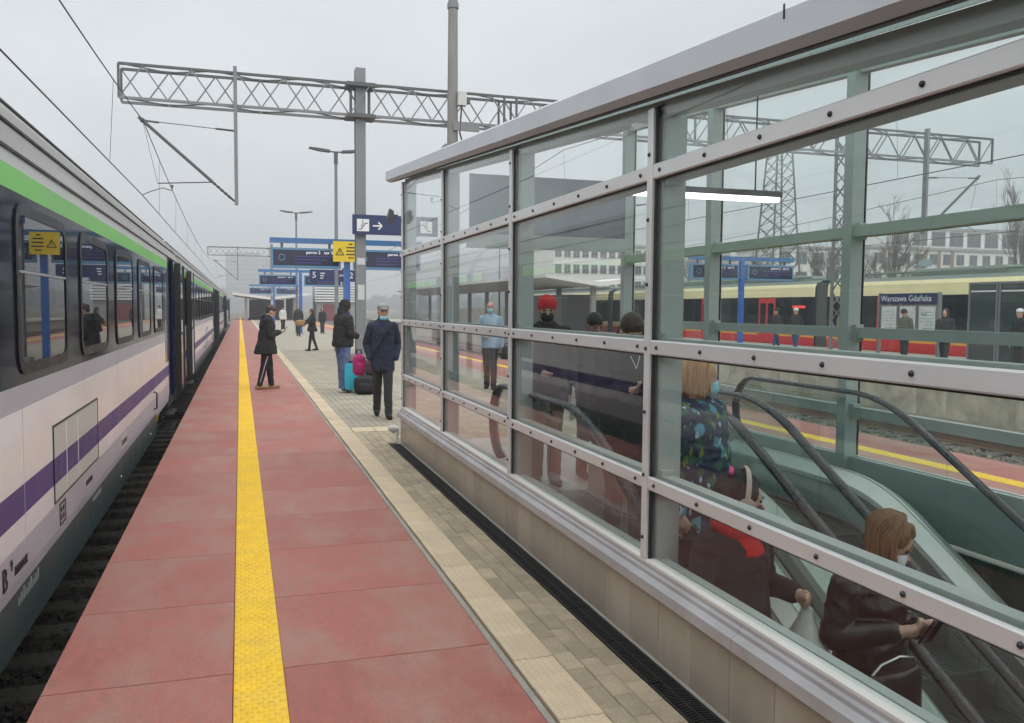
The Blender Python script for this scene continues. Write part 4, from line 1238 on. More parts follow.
# ------------------------------------------------------------------ red and yellow commuter train
mt_cream = M('train_cream', (0.80,0.72,0.43), 0.4, var=.06, scale=1.5)
mt_tred = M('train_red', (0.58,0.02,0.025), 0.35, var=.06)
mt_torange = M('train_amber', (0.75,0.36,0.03), 0.3, coat=.3)
mt_tgrey2 = M('train_roof_green', (0.16,0.19,0.175), 0.6, var=.15)
mt_bel = M('bellows', (0.07,0.075,0.075), 0.7, var=.2, stretch=(1,8,1))
TX = 25.95
emu = thing('commuter_train', 'cream, red and amber commuter train standing behind the next platform', 'train', (TX+1.4,40,-.76))
for a, b in ((9.0,33.2),(34.1,57.0),(57.9,81)):
    prof = [(TX+.10,-.35),(TX,-.10),(TX,.40),(TX,.52),(TX,.78),(TX,2.34),(TX+.02,2.80),(TX+.10,2.95),(TX+.45,3.12),(TX+2.3,3.12),(TX+2.75,2.8),(TX+2.8,0),(TX+2.7,-.35)]
    segm = [3,1,2,0,3,0,0,4,4,4,0,0,0]
    bd = MB().prism(prof,'y',a,b,m=3,segm=segm).build('car_body', [mt_cream,mt_tred,mt_torange,mt_tband,mt_tgrey2], emu)
    y = a + .5
    while y + 1.8 < b:
        MB().prism(rrect(y,y+1.7,.85,2.28,.06),'x',TX-.004,TX+.002).build('window', mt_wpane, emu); y += 1.82
    for q in range(3):
        ry = a + 2 + q*6.5
        MB().cbox(TX+.5,TX+2.2,ry,ry+4.6,3.121,3.42+.06*(q%2),.12).build('roof_unit', mt_tgrey2, bd)
    MB().tube([(TX+.55,a+1,3.3),(TX+.55,b-1,3.3)],.05,6).build('roof_pipe', mt_tgrey2, bd)
for y in (33.2,57.0): MB().box(TX+.08,TX+2.7,y+.001,y+.899,-.2,3.0).build('bellows', mt_bel, emu)
for y in (16.5,29.2,37.9,43.7,50.5,62,70):
    d = MB().prism(rrect(y-.72,y+.72,.02,2.30,.06),'x',TX-.03,TX-.005).build('door', mt_tred, emu)
    for s in (-1,1): MB().prism(rrect(y+s*.34-.24,y+s*.34+.24,.95,2.05,.08),'x',TX-.036,TX-.0301).build('window', mt_wpane, d)
    MB().box(TX-.033,TX-.0302,y-.008,y+.008,.04,2.28).build('door_gap', mt_black, d)
for y, w in ((35.3,1.0),): MB().box(TX-.008,TX-.0045,y-w/2,y+w/2,1.80,1.92).build('line_display', emis('led_red',(0.8,0.05,0.05),.6), emu)

# ------------------------------------------------------------------ buildings behind the tracks
mt_bw = M('render_white', (0.72,0.71,0.69), 0.85, var=.06, scale=.4)
mt_bg = M('render_grey', (0.30,0.30,0.30), 0.85, var=.08, scale=.4)
mt_bgl = M('window_dark', (0.045,0.055,0.065), 0.1, spec=.8)
mt_bgt = M('balcony_teal', (0.12,0.22,0.24), 0.2, coat=.5)
mt_brk = M('brick_tan', (0.30,0.17,0.11), 0.85, var=.15)
_pm = {}
def MATS_PANEL(bw, fh, f):
    k = (round(bw,3),round(fh,3),f)
    if k not in _pm:
        _pm[k] = (MB().box(bw*.30,bw*.52,-.16,-.001,-fh*.42,fh*.42) if f == 'S' else MB().box(-.16,-.001,bw*.30,bw*.52,-fh*.42,fh*.42)).mesh('panel', mt_brk)
    return _pm[k]
def block(name, label, x0, x1, y0, y1, z1, floors, bays, facs, matw=None, z0=-1.3, balc=0, win=(.62,.55), seed=0):
    """box building; facs: 'S' front (-Y) and/or 'W' (-X) with real window openings set in"""
    rnd = random.Random(seed); matw = matw or mt_bw
    t = thing(name, label, 'building', ((x0+x1)/2,(y0+y1)/2,z0))
    MB().box(x0,x1,y0,y1,z0,z1).build('wall', matw, t)
    MB().box(x0-.3,x1+.3,y0-.3,y1+.3,z1,z1+.5).build('roof', mt_bg, t)
    fh = (z1-z0)/floors
    for f in facs:
        L_ = (x1-x0) if f == 'S' else (y1-y0)
        n = bays[0] if f == 'S' else bays[-1]
        bw = L_/n; w = bw*win[0]; h = fh*win[1]
        if f == 'S':
            fr = MB().box(-w/2-.12,w/2+.12,-.10,0,-h/2-.12,h/2+.12).mesh('window', mt_bw if matw is not mt_bw else mt_bg)
            pn_ = MB().box(-w/2,-.06,-.13,-.101,-h/2,h/2).box(.06,w/2,-.13,-.101,-h/2,h/2).mesh('pane', mt_bgl)
            bl = MB().box(-bw*.48,bw*.48,-1.3,-.001,-h/2-.5,-h/2-.3).box(-bw*.48,bw*.48,-1.3,-1.24,-h/2-.3,-h/2+.75).mesh('balcony', mt_bgt)
        else:
            fr = MB().box(-.10,0,-w/2-.12,w/2+.12,-h/2-.12,h/2+.12).mesh('window', mt_bw if matw is not mt_bw else mt_bg)
            pn_ = MB().box(-.13,-.101,-w/2,-.06,-h/2,h/2).box(-.13,-.101,.06,w/2,-h/2,h/2).mesh('pane', mt_bgl)
            bl = MB().box(-1.3,-.001,-bw*.48,bw*.48,-h/2-.5,-h/2-.3).box(-1.3,-1.24,-bw*.48,bw*.48,-h/2-.3,-h/2+.75).mesh('balcony', mt_bgt)
        for k in range(floors):
            for i in range(n):
                p = (x0+bw*(i+.5), y0, z0+fh*(k+.55)) if f == 'S' else (x0, y0+bw*(i+.5), z0+fh*(k+.55))
                wv = inst('window', fr, t, p)
                inst('pane', pn_, wv, p)
                if balc and rnd.random() < .22: inst('panel', MATS_PANEL(bw,fh,f), t, p)
                if balc and rnd.random() < balc and k > 0: inst('balcony', bl, t, p)
    return t
block('apartment_building', 'white apartment block with glazed balconies seen through the right of the shelter', 104,176,122,138,12.5,4,(24,),'S',balc=.35,seed=1,win=(.5,.5))
block('apartment_building', 'set-back upper storey of the white apartment block, with brown panels', 112,170,126,136,16.6,1,(14,),'S',z0=13.05,seed=2,win=(.7,.7))
block('apartment_building', 'small white apartment block left of the lattice post, behind the train', 85,98,122,134,12.0,4,(4,),'S',seed=3)
block('office_building', 'pale office block with rows of windows seen past the red woollen hat', 56,78,150,165,13.5,5,(12,),'S',seed=4,win=(.6,.5))
block('residential_tower', 'tall pale residential tower fading in the distance above the platform end', -9,13.5,610,630,37.5,12,(10,),'S',seed=5,matw=mt_bg,win=(.6,.55))
block('residential_tower', 'wider distant tower just behind the blue displays', 15,36,640,660,36,11,(9,),'S',seed=6,matw=mt_bg,win=(.6,.5))
block('distant_building', 'low distant building left of the far gantry above the train', -40,-14,330,340,12,3,(10,),'S',seed=9,matw=mt_bg)
block('distant_building', 'hazy grey slab block far behind the lattice tower', 118,150,240,255,20,6,(12,),'S',seed=10,matw=mt_bg)
block('distant_building', 'hazy white block far behind the gantry lattice post', 150,190,230,245,17,5,(12,),'S',seed=11)
# white-louvred building and canopies at the platform end
lv = thing('louvred_building', 'white louvred stair building with a dark red door beyond the far passengers', 'building', (11.2,110,0))
MB().box(9.2,14.2,110,116,-1.3,4.6).build('wall', mt_bg, lv)
for k in range(7): MB().box(9.0,14.4,109.6,109.95,2.3+.33*k,2.5+.33*k).build('louvre', mt_white, lv)
MB().box(10.0,11.6,109.9,109.99,-.1,2.0).build('door', M('door_maroon',(0.20,0.04,0.05),.6), lv)
cn = thing('platform_canopy', 'grey stair canopy with slanting roof at the far end of the platform', 'canopy', (3.2,112,0))
MB().prism([(-.8,3.0),(-.9,3.3),(3.6,2.75),(8.2,3.35),(8.1,3.05),(3.6,2.45)],'y',106,126).build('roof', mt_bw, cn)
for x in (.6,6.2): MB().box(x,x+.25,107,125,0,2.7).build('wall', mt_bg, cn)
MB().box(1.2,5.9,124,124.3,0,2.6).build('wall', mt_bg, cn)
c2 = thing('platform_canopy', 'long pale canopy roof over the next platform behind the red woollen hat', 'canopy', (21,66,0))
MB().prism([(17.4,3.55),(17.4,3.75),(21,3.35),(24.6,3.75),(24.6,3.55),(21,3.05)],'y',48,100).build('roof', mt_bw, c2)
for k in range(9): MB().box(20.85,21.15,49+6*k,49.3+6*k,0,3.2).build('column', mt_bg, c2)
MB().box(20.0,22.0,52,64,0,2.6).build('kiosk_wall', M('kiosk_dark',(0.06,0.06,0.065),.4), c2)

# noise barriers / walls along the far side
wl_ = thing('retaining_wall', 'low grey wall along the far side of the railway', 'wall', (45,80,-1.3))
for k in range(30): MB().box(44,44.3,10+6*k,15.96+6*k,-1.3,1.6).build('wall_panel', mt_wallp, wl_)

# lattice tower
lt = thing('lattice_tower', 'tall thin steel lattice tower behind the next platform', 'tower', (63,90,-1.3))
def ltp(sx, sy, z):
    w = 2.0*(1-(z+1.3)/34)+.35
    return Vector((62.8+sx*w, 90+sy*w, z))
for sx in (-1,1):
    for sy in (-1,1): MB().beam(ltp(sx,sy,-1.3),ltp(sx,sy,23),.16,.16).build('leg', mt_galvd, lt)
zz = -1.3
while zz < 22:
    h = 2.2 if zz < 10 else 1.6
    for s in (-1,1):
        MB().beam(ltp(-1,s,zz),ltp(1,s,zz+h),.08,.08).build('brace', mt_galvd, lt); MB().beam(ltp(1,s,zz),ltp(-1,s,zz+h),.08,.08).build('brace', mt_galvd, lt)
        MB().beam(ltp(s,-1,zz),ltp(s,1,zz+h),.08,.08).build('brace', mt_galvd, lt); MB().beam(ltp(s,1,zz),ltp(s,-1,zz+h),.08,.08).build('brace', mt_galvd, lt)
    zz += h

# bare trees
mt_bark = M('bark', (0.10,0.085,0.07), 0.9, var=.3, scale=6)
mt_twig = M('twigs', (0.13,0.10,0.085), 0.9, var=.2)
def bare_tree(x, y, h, label, seed, slim=1.0, z=-1.3):
    rnd = random.Random(seed)
    t = thing('bare_tree', label, 'tree', (x,y,z), group='bare trees behind the railway')
    tr = MB(); tw = MB()
    def branch(p, d, l, r, lev):
        n = 4; pts = [p]; dd = d.copy()
        for k in range(n):
            dd = (dd + Vector((rnd.uniform(-.16,.16),rnd.uniform(-.16,.16),rnd.uniform(-.02,.14)))).normalized()
            pts.append(pts[-1] + dd*(l/n))
        (tr if lev == 0 else tw).tube(pts, [r*(1-.6*k/n) for k in range(n+1)], 7 if lev == 0 else (5 if lev < 2 else 3))
        if lev >= 4: return
        nb = (9,6,5,4)[lev]
        for i in range(nb):
            f = rnd.uniform(.3 if lev == 0 else .2,1.0)
            q = f*n; k = min(int(q),n-1); pp = pts[k].lerp(pts[k+1], q-k)
            a = rnd.uniform(0,6.283); sp = rnd.uniform(.45,.95)*slim
            nd = (dd + Vector((math.cos(a)*sp,math.sin(a)*sp,rnd.uniform(.0,.35)))).normalized()
            branch(pp, nd, l*rnd.uniform(.42,.62), r*.5*(1-.5*f)+.012, lev+1)
    branch(Vector((x,y,z)), Vector((0,0,1)), h*.62, h*.018, 0)
    tr.build('trunk', mt_bark, t, smooth=True)
    tw.build('crown', mt_twig, t)
    return t
for i, (x, y, h, s, lb) in enumerate((
    (75.5,86,15,1.0,'bare spreading tree right of the lattice post, before the white apartments'),
    (70.5,90,13,1.0,'bare tree behind the lattice post'),
    (99.5,90,21,.45,'slim bare poplar at the right edge of the view through the shelter'),
    (103.5,92,20,.45,'second slim bare poplar at the right edge, farther right'),
    (56.0,86,9.5,1.0,'low bare tree behind the blue display on the next platform'),
    (66.5,96,10,1.0,'low bare tree between the lattice tower and the lattice post'),
    (84.0,100,11,1.0,'bare tree in front of the white apartment balconies'),
    (47.5,82,8,1.0,'low bare tree left of the lattice tower, behind the train'))):
    bare_tree(x, y, h, lb, 20+i, s)
# distant wood and shrubs that close the horizon
mt_wood = M('distant_wood', (0.075,0.08,0.06), 0.95, var=.3, scale=.1)
rnd = random.Random(5); fw = MB()
for k in range(420):
    a = rnd.uniform(-60,72); d = rnd.uniform(700,1000)
    x, y = d*math.sin(R(a)), d*math.cos(R(a)); h = rnd.uniform(8,16)
    for q in range(5):
        fw.sphere((x+rnd.uniform(-6,6),y+rnd.uniform(-6,6),h*.45+rnd.uniform(-2,2)),(rnd.uniform(3,6),rnd.uniform(3,6),h*rnd.uniform(.35,.6)),6,4)
tag(fw.build('distant_wood', mt_wood), 'dark distant belt of trees along the horizon', 'wood', kind='stuff')
# ------------------------------------------------------------------ people
from mathutils import noise
mt_skin = M('skin', (0.46,0.27,0.20), 0.5, var=.06, scale=20)
mt_skin2 = M('skin_pale', (0.56,0.35,0.27), 0.5, var=.06, scale=20)
CL_ = {}
def cloth(name, col, rough=.85, bump=.5, bscale=9, **kw):
    if name not in CL_: CL_[name] = M('cloth_'+name, col, rough, var=.18, scale=7, bump=bump, bscale=bscale, **kw)
    return CL_[name]
c_black = cloth('black', (0.014,0.014,0.016)); c_navy = cloth('navy', (0.016,0.022,0.05)); c_char = cloth('charcoal', (0.03,0.03,0.033))
c_jean = cloth('jeans', (0.06,0.10,0.22), dirt=(.22,.26,.34), dirt_scale=9, dirt_amt=.6); c_red = cloth('red', (0.50,0.012,0.015)); c_grey = cloth('grey', (0.20,0.20,0.205))
c_denim = cloth('pale_denim', (0.26,0.36,0.47)); c_brown = cloth('brown', (0.10,0.065,0.045)); c_olive = cloth('olive', (0.10,0.11,0.085)); c_white = cloth('white', (0.6,0.6,0.58))
c_tan = cloth('tan', (0.32,0.19,0.09)); c_camo = cloth('camo', (0.17,0.14,0.09), dirt=(.28,.24,.17), dirt_scale=14, dirt_amt=1.0); c_leather = cloth('leather', (0.010,0.010,0.011), rough=.32, bump=.6, bscale=14)
c_blue = cloth('blue', (0.035,0.06,0.16)); c_knit = cloth('red_knit', (0.60,0.015,0.02), bump=1.0, bscale=70)
h_brown = M('hair_brown', (0.055,0.03,0.018), .45, var=.35, scale=14, stretch=(6,6,.6), bump=.6, bscale=40)
h_dark = M('hair_dark', (0.018,0.013,0.011), .45, var=.35, scale=14, stretch=(6,6,.6), bump=.6, bscale=40)
h_blond = M('hair_blond', (0.50,0.27,0.11), .45, var=.35, scale=12, stretch=(6,6,.5), bump=.6, bscale=40)
h_auburn = M('hair_auburn', (0.22,0.11,0.05), .4, var=.4, scale=12, stretch=(6,6,.5), bump=.6, bscale=40)
m_eye = M('eye', (0.02,0.015,0.012), .2)
m_mask = M('mask_blue', (0.25,0.52,0.62), .8, bump=.2, bscale=40); m_maskw = M('mask_white', (0.66,0.67,0.68), .8, bump=.2, bscale=40); m_maskk = M('mask_black', (0.012,0.012,0.013), .7)
m_phone = M('phone_black', (0.012,0.012,0.014), .15, coat=.6)
# jacket print: leaves and drops on navy
def print_cloth():
    m = M('cloth_leaf_print', (0.016,0.028,0.06), .6, var=.2, bump=.4, bscale=9)
    nt = m.node_tree; b = nt.nodes['Principled BSDF']; L = nt.links.new
    src = b.inputs['Base Color'].links[0].from_socket
    tc = node(nt,'ShaderNodeTexCoord')
    out = src
    for sc_, thr, col, st in ((11,.30,(.08,.28,.36),(1,1,.6)),(15,.27,(.13,.20,.04),(1.3,1.3,.5)),(14,.20,(.36,.52,.60),(1.6,1.6,.8)),(12,.30,(.025,.09,.05),(1,1,1))):
        mp = node(nt,'ShaderNodeMapping'); mp.inputs['Scale'].default_value = st; mp.inputs['Rotation'].default_value = (.4*sc_,.2*sc_,.3)
        nz = node(nt,'ShaderNodeTexNoise'); nz.inputs['Scale'].default_value = sc_*.8
        ad = node(nt,'ShaderNodeMixRGB'); ad.inputs[0].default_value = .06
        vo = node(nt,'ShaderNodeTexVoronoi'); vo.inputs['Scale'].default_value = sc_
        lt = node(nt,'ShaderNodeMath', operation='LESS_THAN'); lt.inputs[1].default_value = thr
        L(tc.outputs['Object'], mp.inputs[0]); L(mp.outputs[0], ad.inputs[1]); L(nz.outputs['Color'], ad.inputs[2]); L(ad.outputs[0], vo.inputs['Vector'])
        L(vo.outputs['Distance'], lt.inputs[0])
        mx = node(nt,'ShaderNodeMix', data_type='RGBA'); L(lt.outputs[0], mx.inputs[0]); L(out, mx.inputs[6]); mx.inputs[7].default_value = (*col,1)
        out = mx.outputs[2]
    L(out, b.inputs['Base Color'])
    return m
c_print = print_cloth()

class Body:
    """overlapping rounded shapes, later grown into one continuous skin"""
    def __init__(s): s.mb = MB(); s.mats = []
    def mi(s, m):
        if m not in s.mats: s.mats.append(m)
        return s.mats.index(m)
    def cone(s, a, b, ra, rb, m, n=12):
        a = Vector(a); b = Vector(b); d = b-a
        if d.length < 1e-5: d = Vector((0,0,1e-3))
        dn = d.normalized(); rs = []
        u = Vector((0,0,1)) if abs(dn.z) < .9 else Vector((1,0,0))
        s1 = dn.cross(u).normalized(); s2 = dn.cross(s1)
        prof = [(-.95,.30),(-.7,.71),(-.25,.97)]
        for q, r in prof: rs.append((a+dn*(ra*q), ra*r))
        rs.append((a, ra)); rs.append((a.lerp(b,.5), (ra+rb)/2)); rs.append((b, rb))
        for q, r in reversed(prof): rs.append((b-dn*(rb*q), rb*r))
        s.mb.rings([[c + s1*(r*math.cos(2*math.pi*k/n)) + s2*(r*math.sin(2*math.pi*k/n)) for k in range(n)] for c, r in rs], s.mi(m))
    def ell(s, c, r, m, rot=None): s.mb.sphere(c, r, 14, 9, s.mi(m), rot)
    def sbox(s, c, r, m, e=.45):
        # rounded box
        n, k = 20, 12; rs = []
        sg = lambda v: math.copysign(abs(v)**e, v)
        for i in range(1, k):
            t_ = math.pi*i/k
            rs.append([Vector(c)+Vector((r[0]*sg(math.cos(2*math.pi*j/n))*max(.05,abs(math.sin(t_)))**e, r[1]*sg(math.sin(2*math.pi*j/n))*max(.05,abs(math.sin(t_)))**e, -r[2]*sg(math.cos(t_)))) for j in range(n)])
        s.mb.rings(rs, s.mi(m))
    def loft(s, rings, m, n=18):
        """rings: (centre, half width x, half depth y)"""
        s.mb.rings([[Vector(c)+Vector((rx*math.cos(2*math.pi*k/n), ry*math.sin(2*math.pi*k/n), 0)) for k in range(n)] for c, rx, ry in rings], s.mi(m))
    seed = 0.0
    def grow(s, name, parent, voxel, smooth=3, fold=0.0):
        src = s.mb.mesh(name, s.mats)
        bm = bmesh.new(); bm.from_mesh(src); bmesh.ops.recalc_face_normals(bm, faces=bm.faces); bm.to_mesh(src); bm.free()
        bvh = BVHTree.FromPolygons([v.co for v in src.vertices], [tuple(p.vertices) for p in src.polygons])
        own = [p.material_index for p in src.polygons]
        o = bpy.data.objects.new(name, src); COL.objects.link(o)
        r = o.modifiers.new('r','REMESH'); r.mode = 'VOXEL'; r.voxel_size = voxel
        sm = o.modifiers.new('s','SMOOTH'); sm.factor = .5; sm.iterations = smooth
        bpy.context.view_layer.update()
        me = bpy.data.meshes.new_from_object(o.evaluated_get(bpy.context.evaluated_depsgraph_get()))
        bpy.data.objects.remove(o)
        me.materials.clear()
        for m in s.mats: me.materials.append(m)
        idx = []
        for p in me.polygons:
            hit = bvh.find_nearest(p.center)
            idx.append(own[hit[2]] if hit[2] is not None else 0)
        me.polygons.foreach_set('material_index', idx)
        me.polygons.foreach_set('use_smooth', [True]*len(me.polygons))
        if fold:
            skin_i = [i for i, m in enumerate(s.mats) if m.name.startswith('skin')]
            keep = set()
            for p, mi_ in zip(me.polygons, idx):
                if mi_ in skin_i: keep.update(p.vertices)
            nrm = [v.normal.copy() for v in me.vertices]
            for v, n_ in zip(me.vertices, nrm):
                if v.index in keep: continue
                c = v.co
                w = noise.noise(Vector((c.x*9+s.seed,c.y*9,c.z*15+3*c.x*c.y)))
                w = 1-abs(w)*2.2
                v.co = c + n_*(w*.0065*fold + noise.noise(c*38)*.0022*fold)
        ob = bpy.data.objects.new(name, me); COL.objects.link(ob); ob.parent = parent
        return ob

def V(*a): return Vector(a)
def person(label, pos, yaw, h=1.72, top=c_black, legs=c_black, shoe=c_black, skin=mt_skin, hair=h_dark, hairstyle='short', build=1.0,
           coat=None, walk=0.0, arms=('down','down'), head=(0,0), mask=None, hood=None, hat=None, voxel=.016, female=False, fingers=False,
           group=None, lean=0.0, cuff=None, hem=.80, arm_pts=None, collar=None, stripe=None, flare=1.0):
    """pos on the ground, yaw = facing angle in degrees (0 faces +Y), local +Y is forward"""
    t = thing('person', label, 'person', pos, R(yaw), group)
    k = h/1.72; B = Body(); s = build
    hw = .078*s
    hipz = .91
    # legs by forward kinematics
    def leg(sx, a, b):
        hip = V(sx*hw, -.0, hipz)
        kn = hip + V(-sx*.006, .43*math.sin(a), -.43*math.cos(a))
        an = kn + V(0, .42*math.sin(a-b), -.42*math.cos(a-b))
        return hip, kn, an, a-b
    if walk: Lg = [leg(-1, .42*walk, .08), leg(1, -.34*walk, .30*abs(walk))]
    else: Lg = [leg(-1,.06,.05), leg(1,-.03,.05)]
    low = min(l[2].z for l in Lg); dz = .085 - low
    sh = V(0,0,dz)
    for hip, kn, an, sh_a in Lg:
        hip += sh; kn += sh; an += sh
        B.cone(hip, kn, .094*s, .068*s, legs); B.cone(kn, an, .066*s, .050*s if female else .058*s, legs)
        tilt = max(0, (an.z-.085))*1.6
        toe = an + V(.012 if hip.x > 0 else -.012, .15*math.cos(tilt), -.05 - .14*math.sin(tilt))
        heel = an + V(0,-.045,-.045)
        B.cone(an+V(0,.0,-.01), heel, .046, .042, shoe, 10); B.cone(heel+V(0,.03,0), toe, .044, .036, shoe, 10)
        toe.z = max(toe.z, .03)
    up = sh
    ln = lambda z: V(0, lean*(z-hipz), 0)
    T = lambda x, y, z: V(x,y,z)+up+ln(z)
    # torso
    tw = s*(.155 if female else .165); shw = s*(.150 if female else .166)
    B.loft([(T(0,0,.86),.12*s,.11*s),(T(0,-.005,.93),.165*s,.138*s),(T(0,0,1.04),tw*.95,.134*s),(T(0,.006,1.16),tw*.98,.142*s),(T(0,.004,1.28),tw*1.08,.146*s),(T(0,-.006,1.38),tw*1.10,.122*s),(T(0,-.01,1.435),tw*.80,.090*s),(T(0,-.008,1.47),.080*s,.070),(T(0,-.005,1.49),.06,.056)], top)
    if coat:
        B.loft([(T(0,-.01,coat),.225*s*flare,.215*s*flare),(T(0,-.005,coat+.12),.212*s*flare,.198*s*flare),(T(0,0,.98),.184*s,.160*s),(T(0,0,1.15),.170*s,.148*s)], top)
    else:
        B.loft([(T(0,0,hem),.182*s,.158*s),(T(0,0,hem+.08),.186*s,.162*s),(T(0,0,1.0),.174*s,.154*s),(T(0,0,1.2),.174*s,.148*s)], top)
    # neck + head
    hy, hp = R(head[0]), R(head[1])
    HR = (Matrix.Rotation(hy,3,'Z') @ Matrix.Rotation(hp,3,'X'))
    nk = T(0,-.005,1.45); hc = T(0,.0,1.487) + HR @ V(0,.022,.098)
    B.cone(nk, hc+V(0,0,-.07), .055, .050, collar or skin)
    if collar: B.cone(nk, nk+V(0,.01,.045), .075, .070, collar)
    B.ell(hc+HR@V(0,-.008,.02), (.078,.096,.104), skin, HR)
    B.ell(hc+HR@V(0,.022,-.045), (.056,.066,.070), skin, HR)
    B.cone(hc+HR@V(0,.078,.0), hc+HR@V(0,.104,-.022), .010, .015, skin, 8)
    for sx in (-1,1): B.ell(hc+HR@V(sx*.074,-.005,-.005), (.012,.022,.032), skin, HR)
    # arms
    UL, FL = .285, .255
    for i, mode in enumerate(arms):
        sx = -1 if i == 0 else 1
        S = T(sx*shw, -.01, 1.362)
        if arm_pts and arm_pts[i]:
            E, Wr = [V(*p)+up+ln(p[2]) for p in arm_pts[i]]
        elif mode == 'down': E = S+V(sx*.06,-.03,-.275); Wr = E+V(-sx*.0,.07,-.245)
        elif mode == 'swing': E = S+V(sx*.05,.12,-.25); Wr = E+V(0,.16,-.19)
        elif mode == 'back': E = S+V(sx*.05,-.13,-.25); Wr = E+V(0,-.02,-.25)
        elif mode == 'pocket': E = S+V(sx*.075,-.07,-.27); Wr = E+V(-sx*.045,.13,-.20)
        elif mode == 'phone': E = S+V(sx*.045,.03,-.28); Wr = E+V(-sx*.125,.20,.055)
        elif mode == 'fold': E = S+V(sx*.06,.02,-.28); Wr = E+V(-sx*.14,.20,-.05)
        else: E = S+V(sx*.05,-.03,-.28); Wr = E+V(0,.05,-.25)
        B.cone(S, E, .076*s, .062*s, top); B.cone(E, Wr, .060*s, .047*s, top)
        if cuff: B.cone(Wr, Wr, .045, .044, cuff)
        fd = (Wr-E).normalized()
        if mode == 'pocket': continue
        # hand: palm, four fingers and a thumb
        inw = V(-sx,0,0); side = (inw - fd*inw.dot(fd)).normalized(); nrm = fd.cross(side).normalized()
        if nrm.z < 0 and mode in ('phone','fold'): nrm = -nrm
        pc = Wr+fd*.055
        wide = side if mode in ('phone','fold') else nrm
        palm_n = nrm if mode in ('phone','fold') else side
        B.cone(Wr+fd*.0, Wr+fd*.085, .026, .030, skin, 10)
        if fingers:
            for q in range(4):
                off = wide*((q-1.5)*.019)
                p0 = Wr+fd*.085+off; ll = (.030,.036,.034,.026)[q]
                p1 = p0+fd*ll+palm_n*.010; p2 = p1+fd*ll*.5+palm_n*.024; p3 = p2-fd*.004+palm_n*.018
                B.cone(p0,p1,.0095,.009,skin,8); B.cone(p1,p2,.009,.0085,skin,8); B.cone(p2,p3,.0085,.008,skin,8)
            q0 = Wr+fd*.045+wide*.030*(1 if mode in ('phone','fold') else 1); q1 = q0+fd*.035+wide*.018+palm_n*.012; q2 = q1+fd*.026+palm_n*.012
            B.cone(q0,q1,.013,.011,skin,8); B.cone(q1,q2,.011,.009,skin,8)
        else:
            B.cone(Wr+fd*.085, Wr+fd*.145+palm_n*.02, .026, .018, skin, 8)
            B.cone(Wr+fd*.05+wide*.025, Wr+fd*.085+wide*.035, .012, .010, skin, 6)
    if hood == 'up':
        B.ell(hc+HR@V(0,-.028,.022), (.104,.112,.128), top, HR); B.cone(hc+HR@V(0,-.05,-.06), nk+V(0,-.02,-.02), .10, .11, top)
        B.ell(hc+HR@V(0,.062,.0), (.055,.045,.075), skin, HR)
    elif hood == 'down':
        B.cone(nk+V(-.06,-.06,.0), nk+V(.06,-.06,.0), .055, .055, top)
    t.scale = (k,k,k)
    B.seed = pos[1]*7.3
    body = B.grow('body', t, voxel, 3 if voxel > .012 else 4, fold=1.0 if voxel < .018 else 0.0)
    # eyes
    for sx in (-1,1):
        e = MB().sphere(hc+HR@V(sx*.030,.080,.012), (.012,.008,.008), 8, 5, rot=HR).build('eye', m_eye); e.parent = t
        e2 = MB().tube([hc+HR@V(sx*.014,.089,.030), hc+HR@V(sx*.030,.091,.035), hc+HR@V(sx*.048,.080,.028)], .004, 5).build('eyebrow', hair); e2.parent = t
    # hair
    H = Body(); vx = min(voxel, .012)
    if hairstyle == 'short' and hood != 'up':
        H.ell(hc+HR@V(0,-.018,.042), (.087,.102,.098), hair, HR); H.ell(hc+HR@V(0,-.055,-.02), (.070,.056,.068), hair, HR)
    elif hairstyle == 'bun':
        H.ell(hc+HR@V(0,-.020,.040), (.086,.100,.096), hair, HR); H.ell(hc+HR@V(0,-.10,.03), (.045,.045,.045), hair, HR); H.ell(hc+HR@V(0,-.055,-.02), (.066,.055,.06), hair, HR)
    elif hairstyle in ('bob','long'):
        l = .10 if hairstyle == 'bob' else .24
        H.ell(hc+HR@V(0,-.020,.036), (.090,.100,.096), hair, HR)
        for sx in (-1,1):
            H.cone(hc+HR@V(sx*.070,-.025,.02), hc+HR@V(sx*.078,-.03,-.05)+V(0,0,-l*.55), .036, .030, hair)
            H.cone(hc+HR@V(sx*.045,-.06,.02), hc+HR@V(sx*.055,-.065,-.04)+V(0,-.005,-l), .050, .040, hair)
        H.cone(hc+HR@V(0,-.07,.02), hc+HR@V(0,-.075,-.04)+V(0,-.01,-l), .055, .045, hair)
        H.cone(hc+HR@V(.0,.058,.088), hc+HR@V(.0,.03,.105), .018, .03, hair)
    if H.mats:
        hob = H.grow('hair', t, vx, 2)
        if hairstyle in ('bob','long') and voxel < .012:
            rnd = random.Random(int(h*1000)); st = MB()
            for q in range(230):
                az = R(rnd.uniform(-112,112)); back = HR @ V(math.sin(az)*.097, -math.cos(az)*.105-.012, 0)
                fr = abs(math.degrees(az)); ll = l*(1.0 if fr < 95 else .75)*rnd.uniform(.85,1.1)
                j = rnd.uniform(.97,1.10); pts = []
                for th in (8,35,62,88):
                    pts.append(hc + HR@V(0,-.014,.034) + back*(math.sin(R(th))*j) + HR@V(0,0,.106*math.cos(R(th))*j))
                e = pts[-1]; sw = V(rnd.uniform(-.012,.012), rnd.uniform(-.012,.012), 0)
                pts += [e+V(0,0,-.05-ll*.3)+sw*.5, e+V(0,0,-.06-ll*.7)+sw, e+V(0,0,-.06-ll)+sw*1.6-back*.12]
                st.tube(pts, [.004,.006,.007,.007,.006,.005,.002], 4)
            so = st.build('hair_strand', hair, smooth='all'); so.parent = hob; so['kind'] = 'stuff'
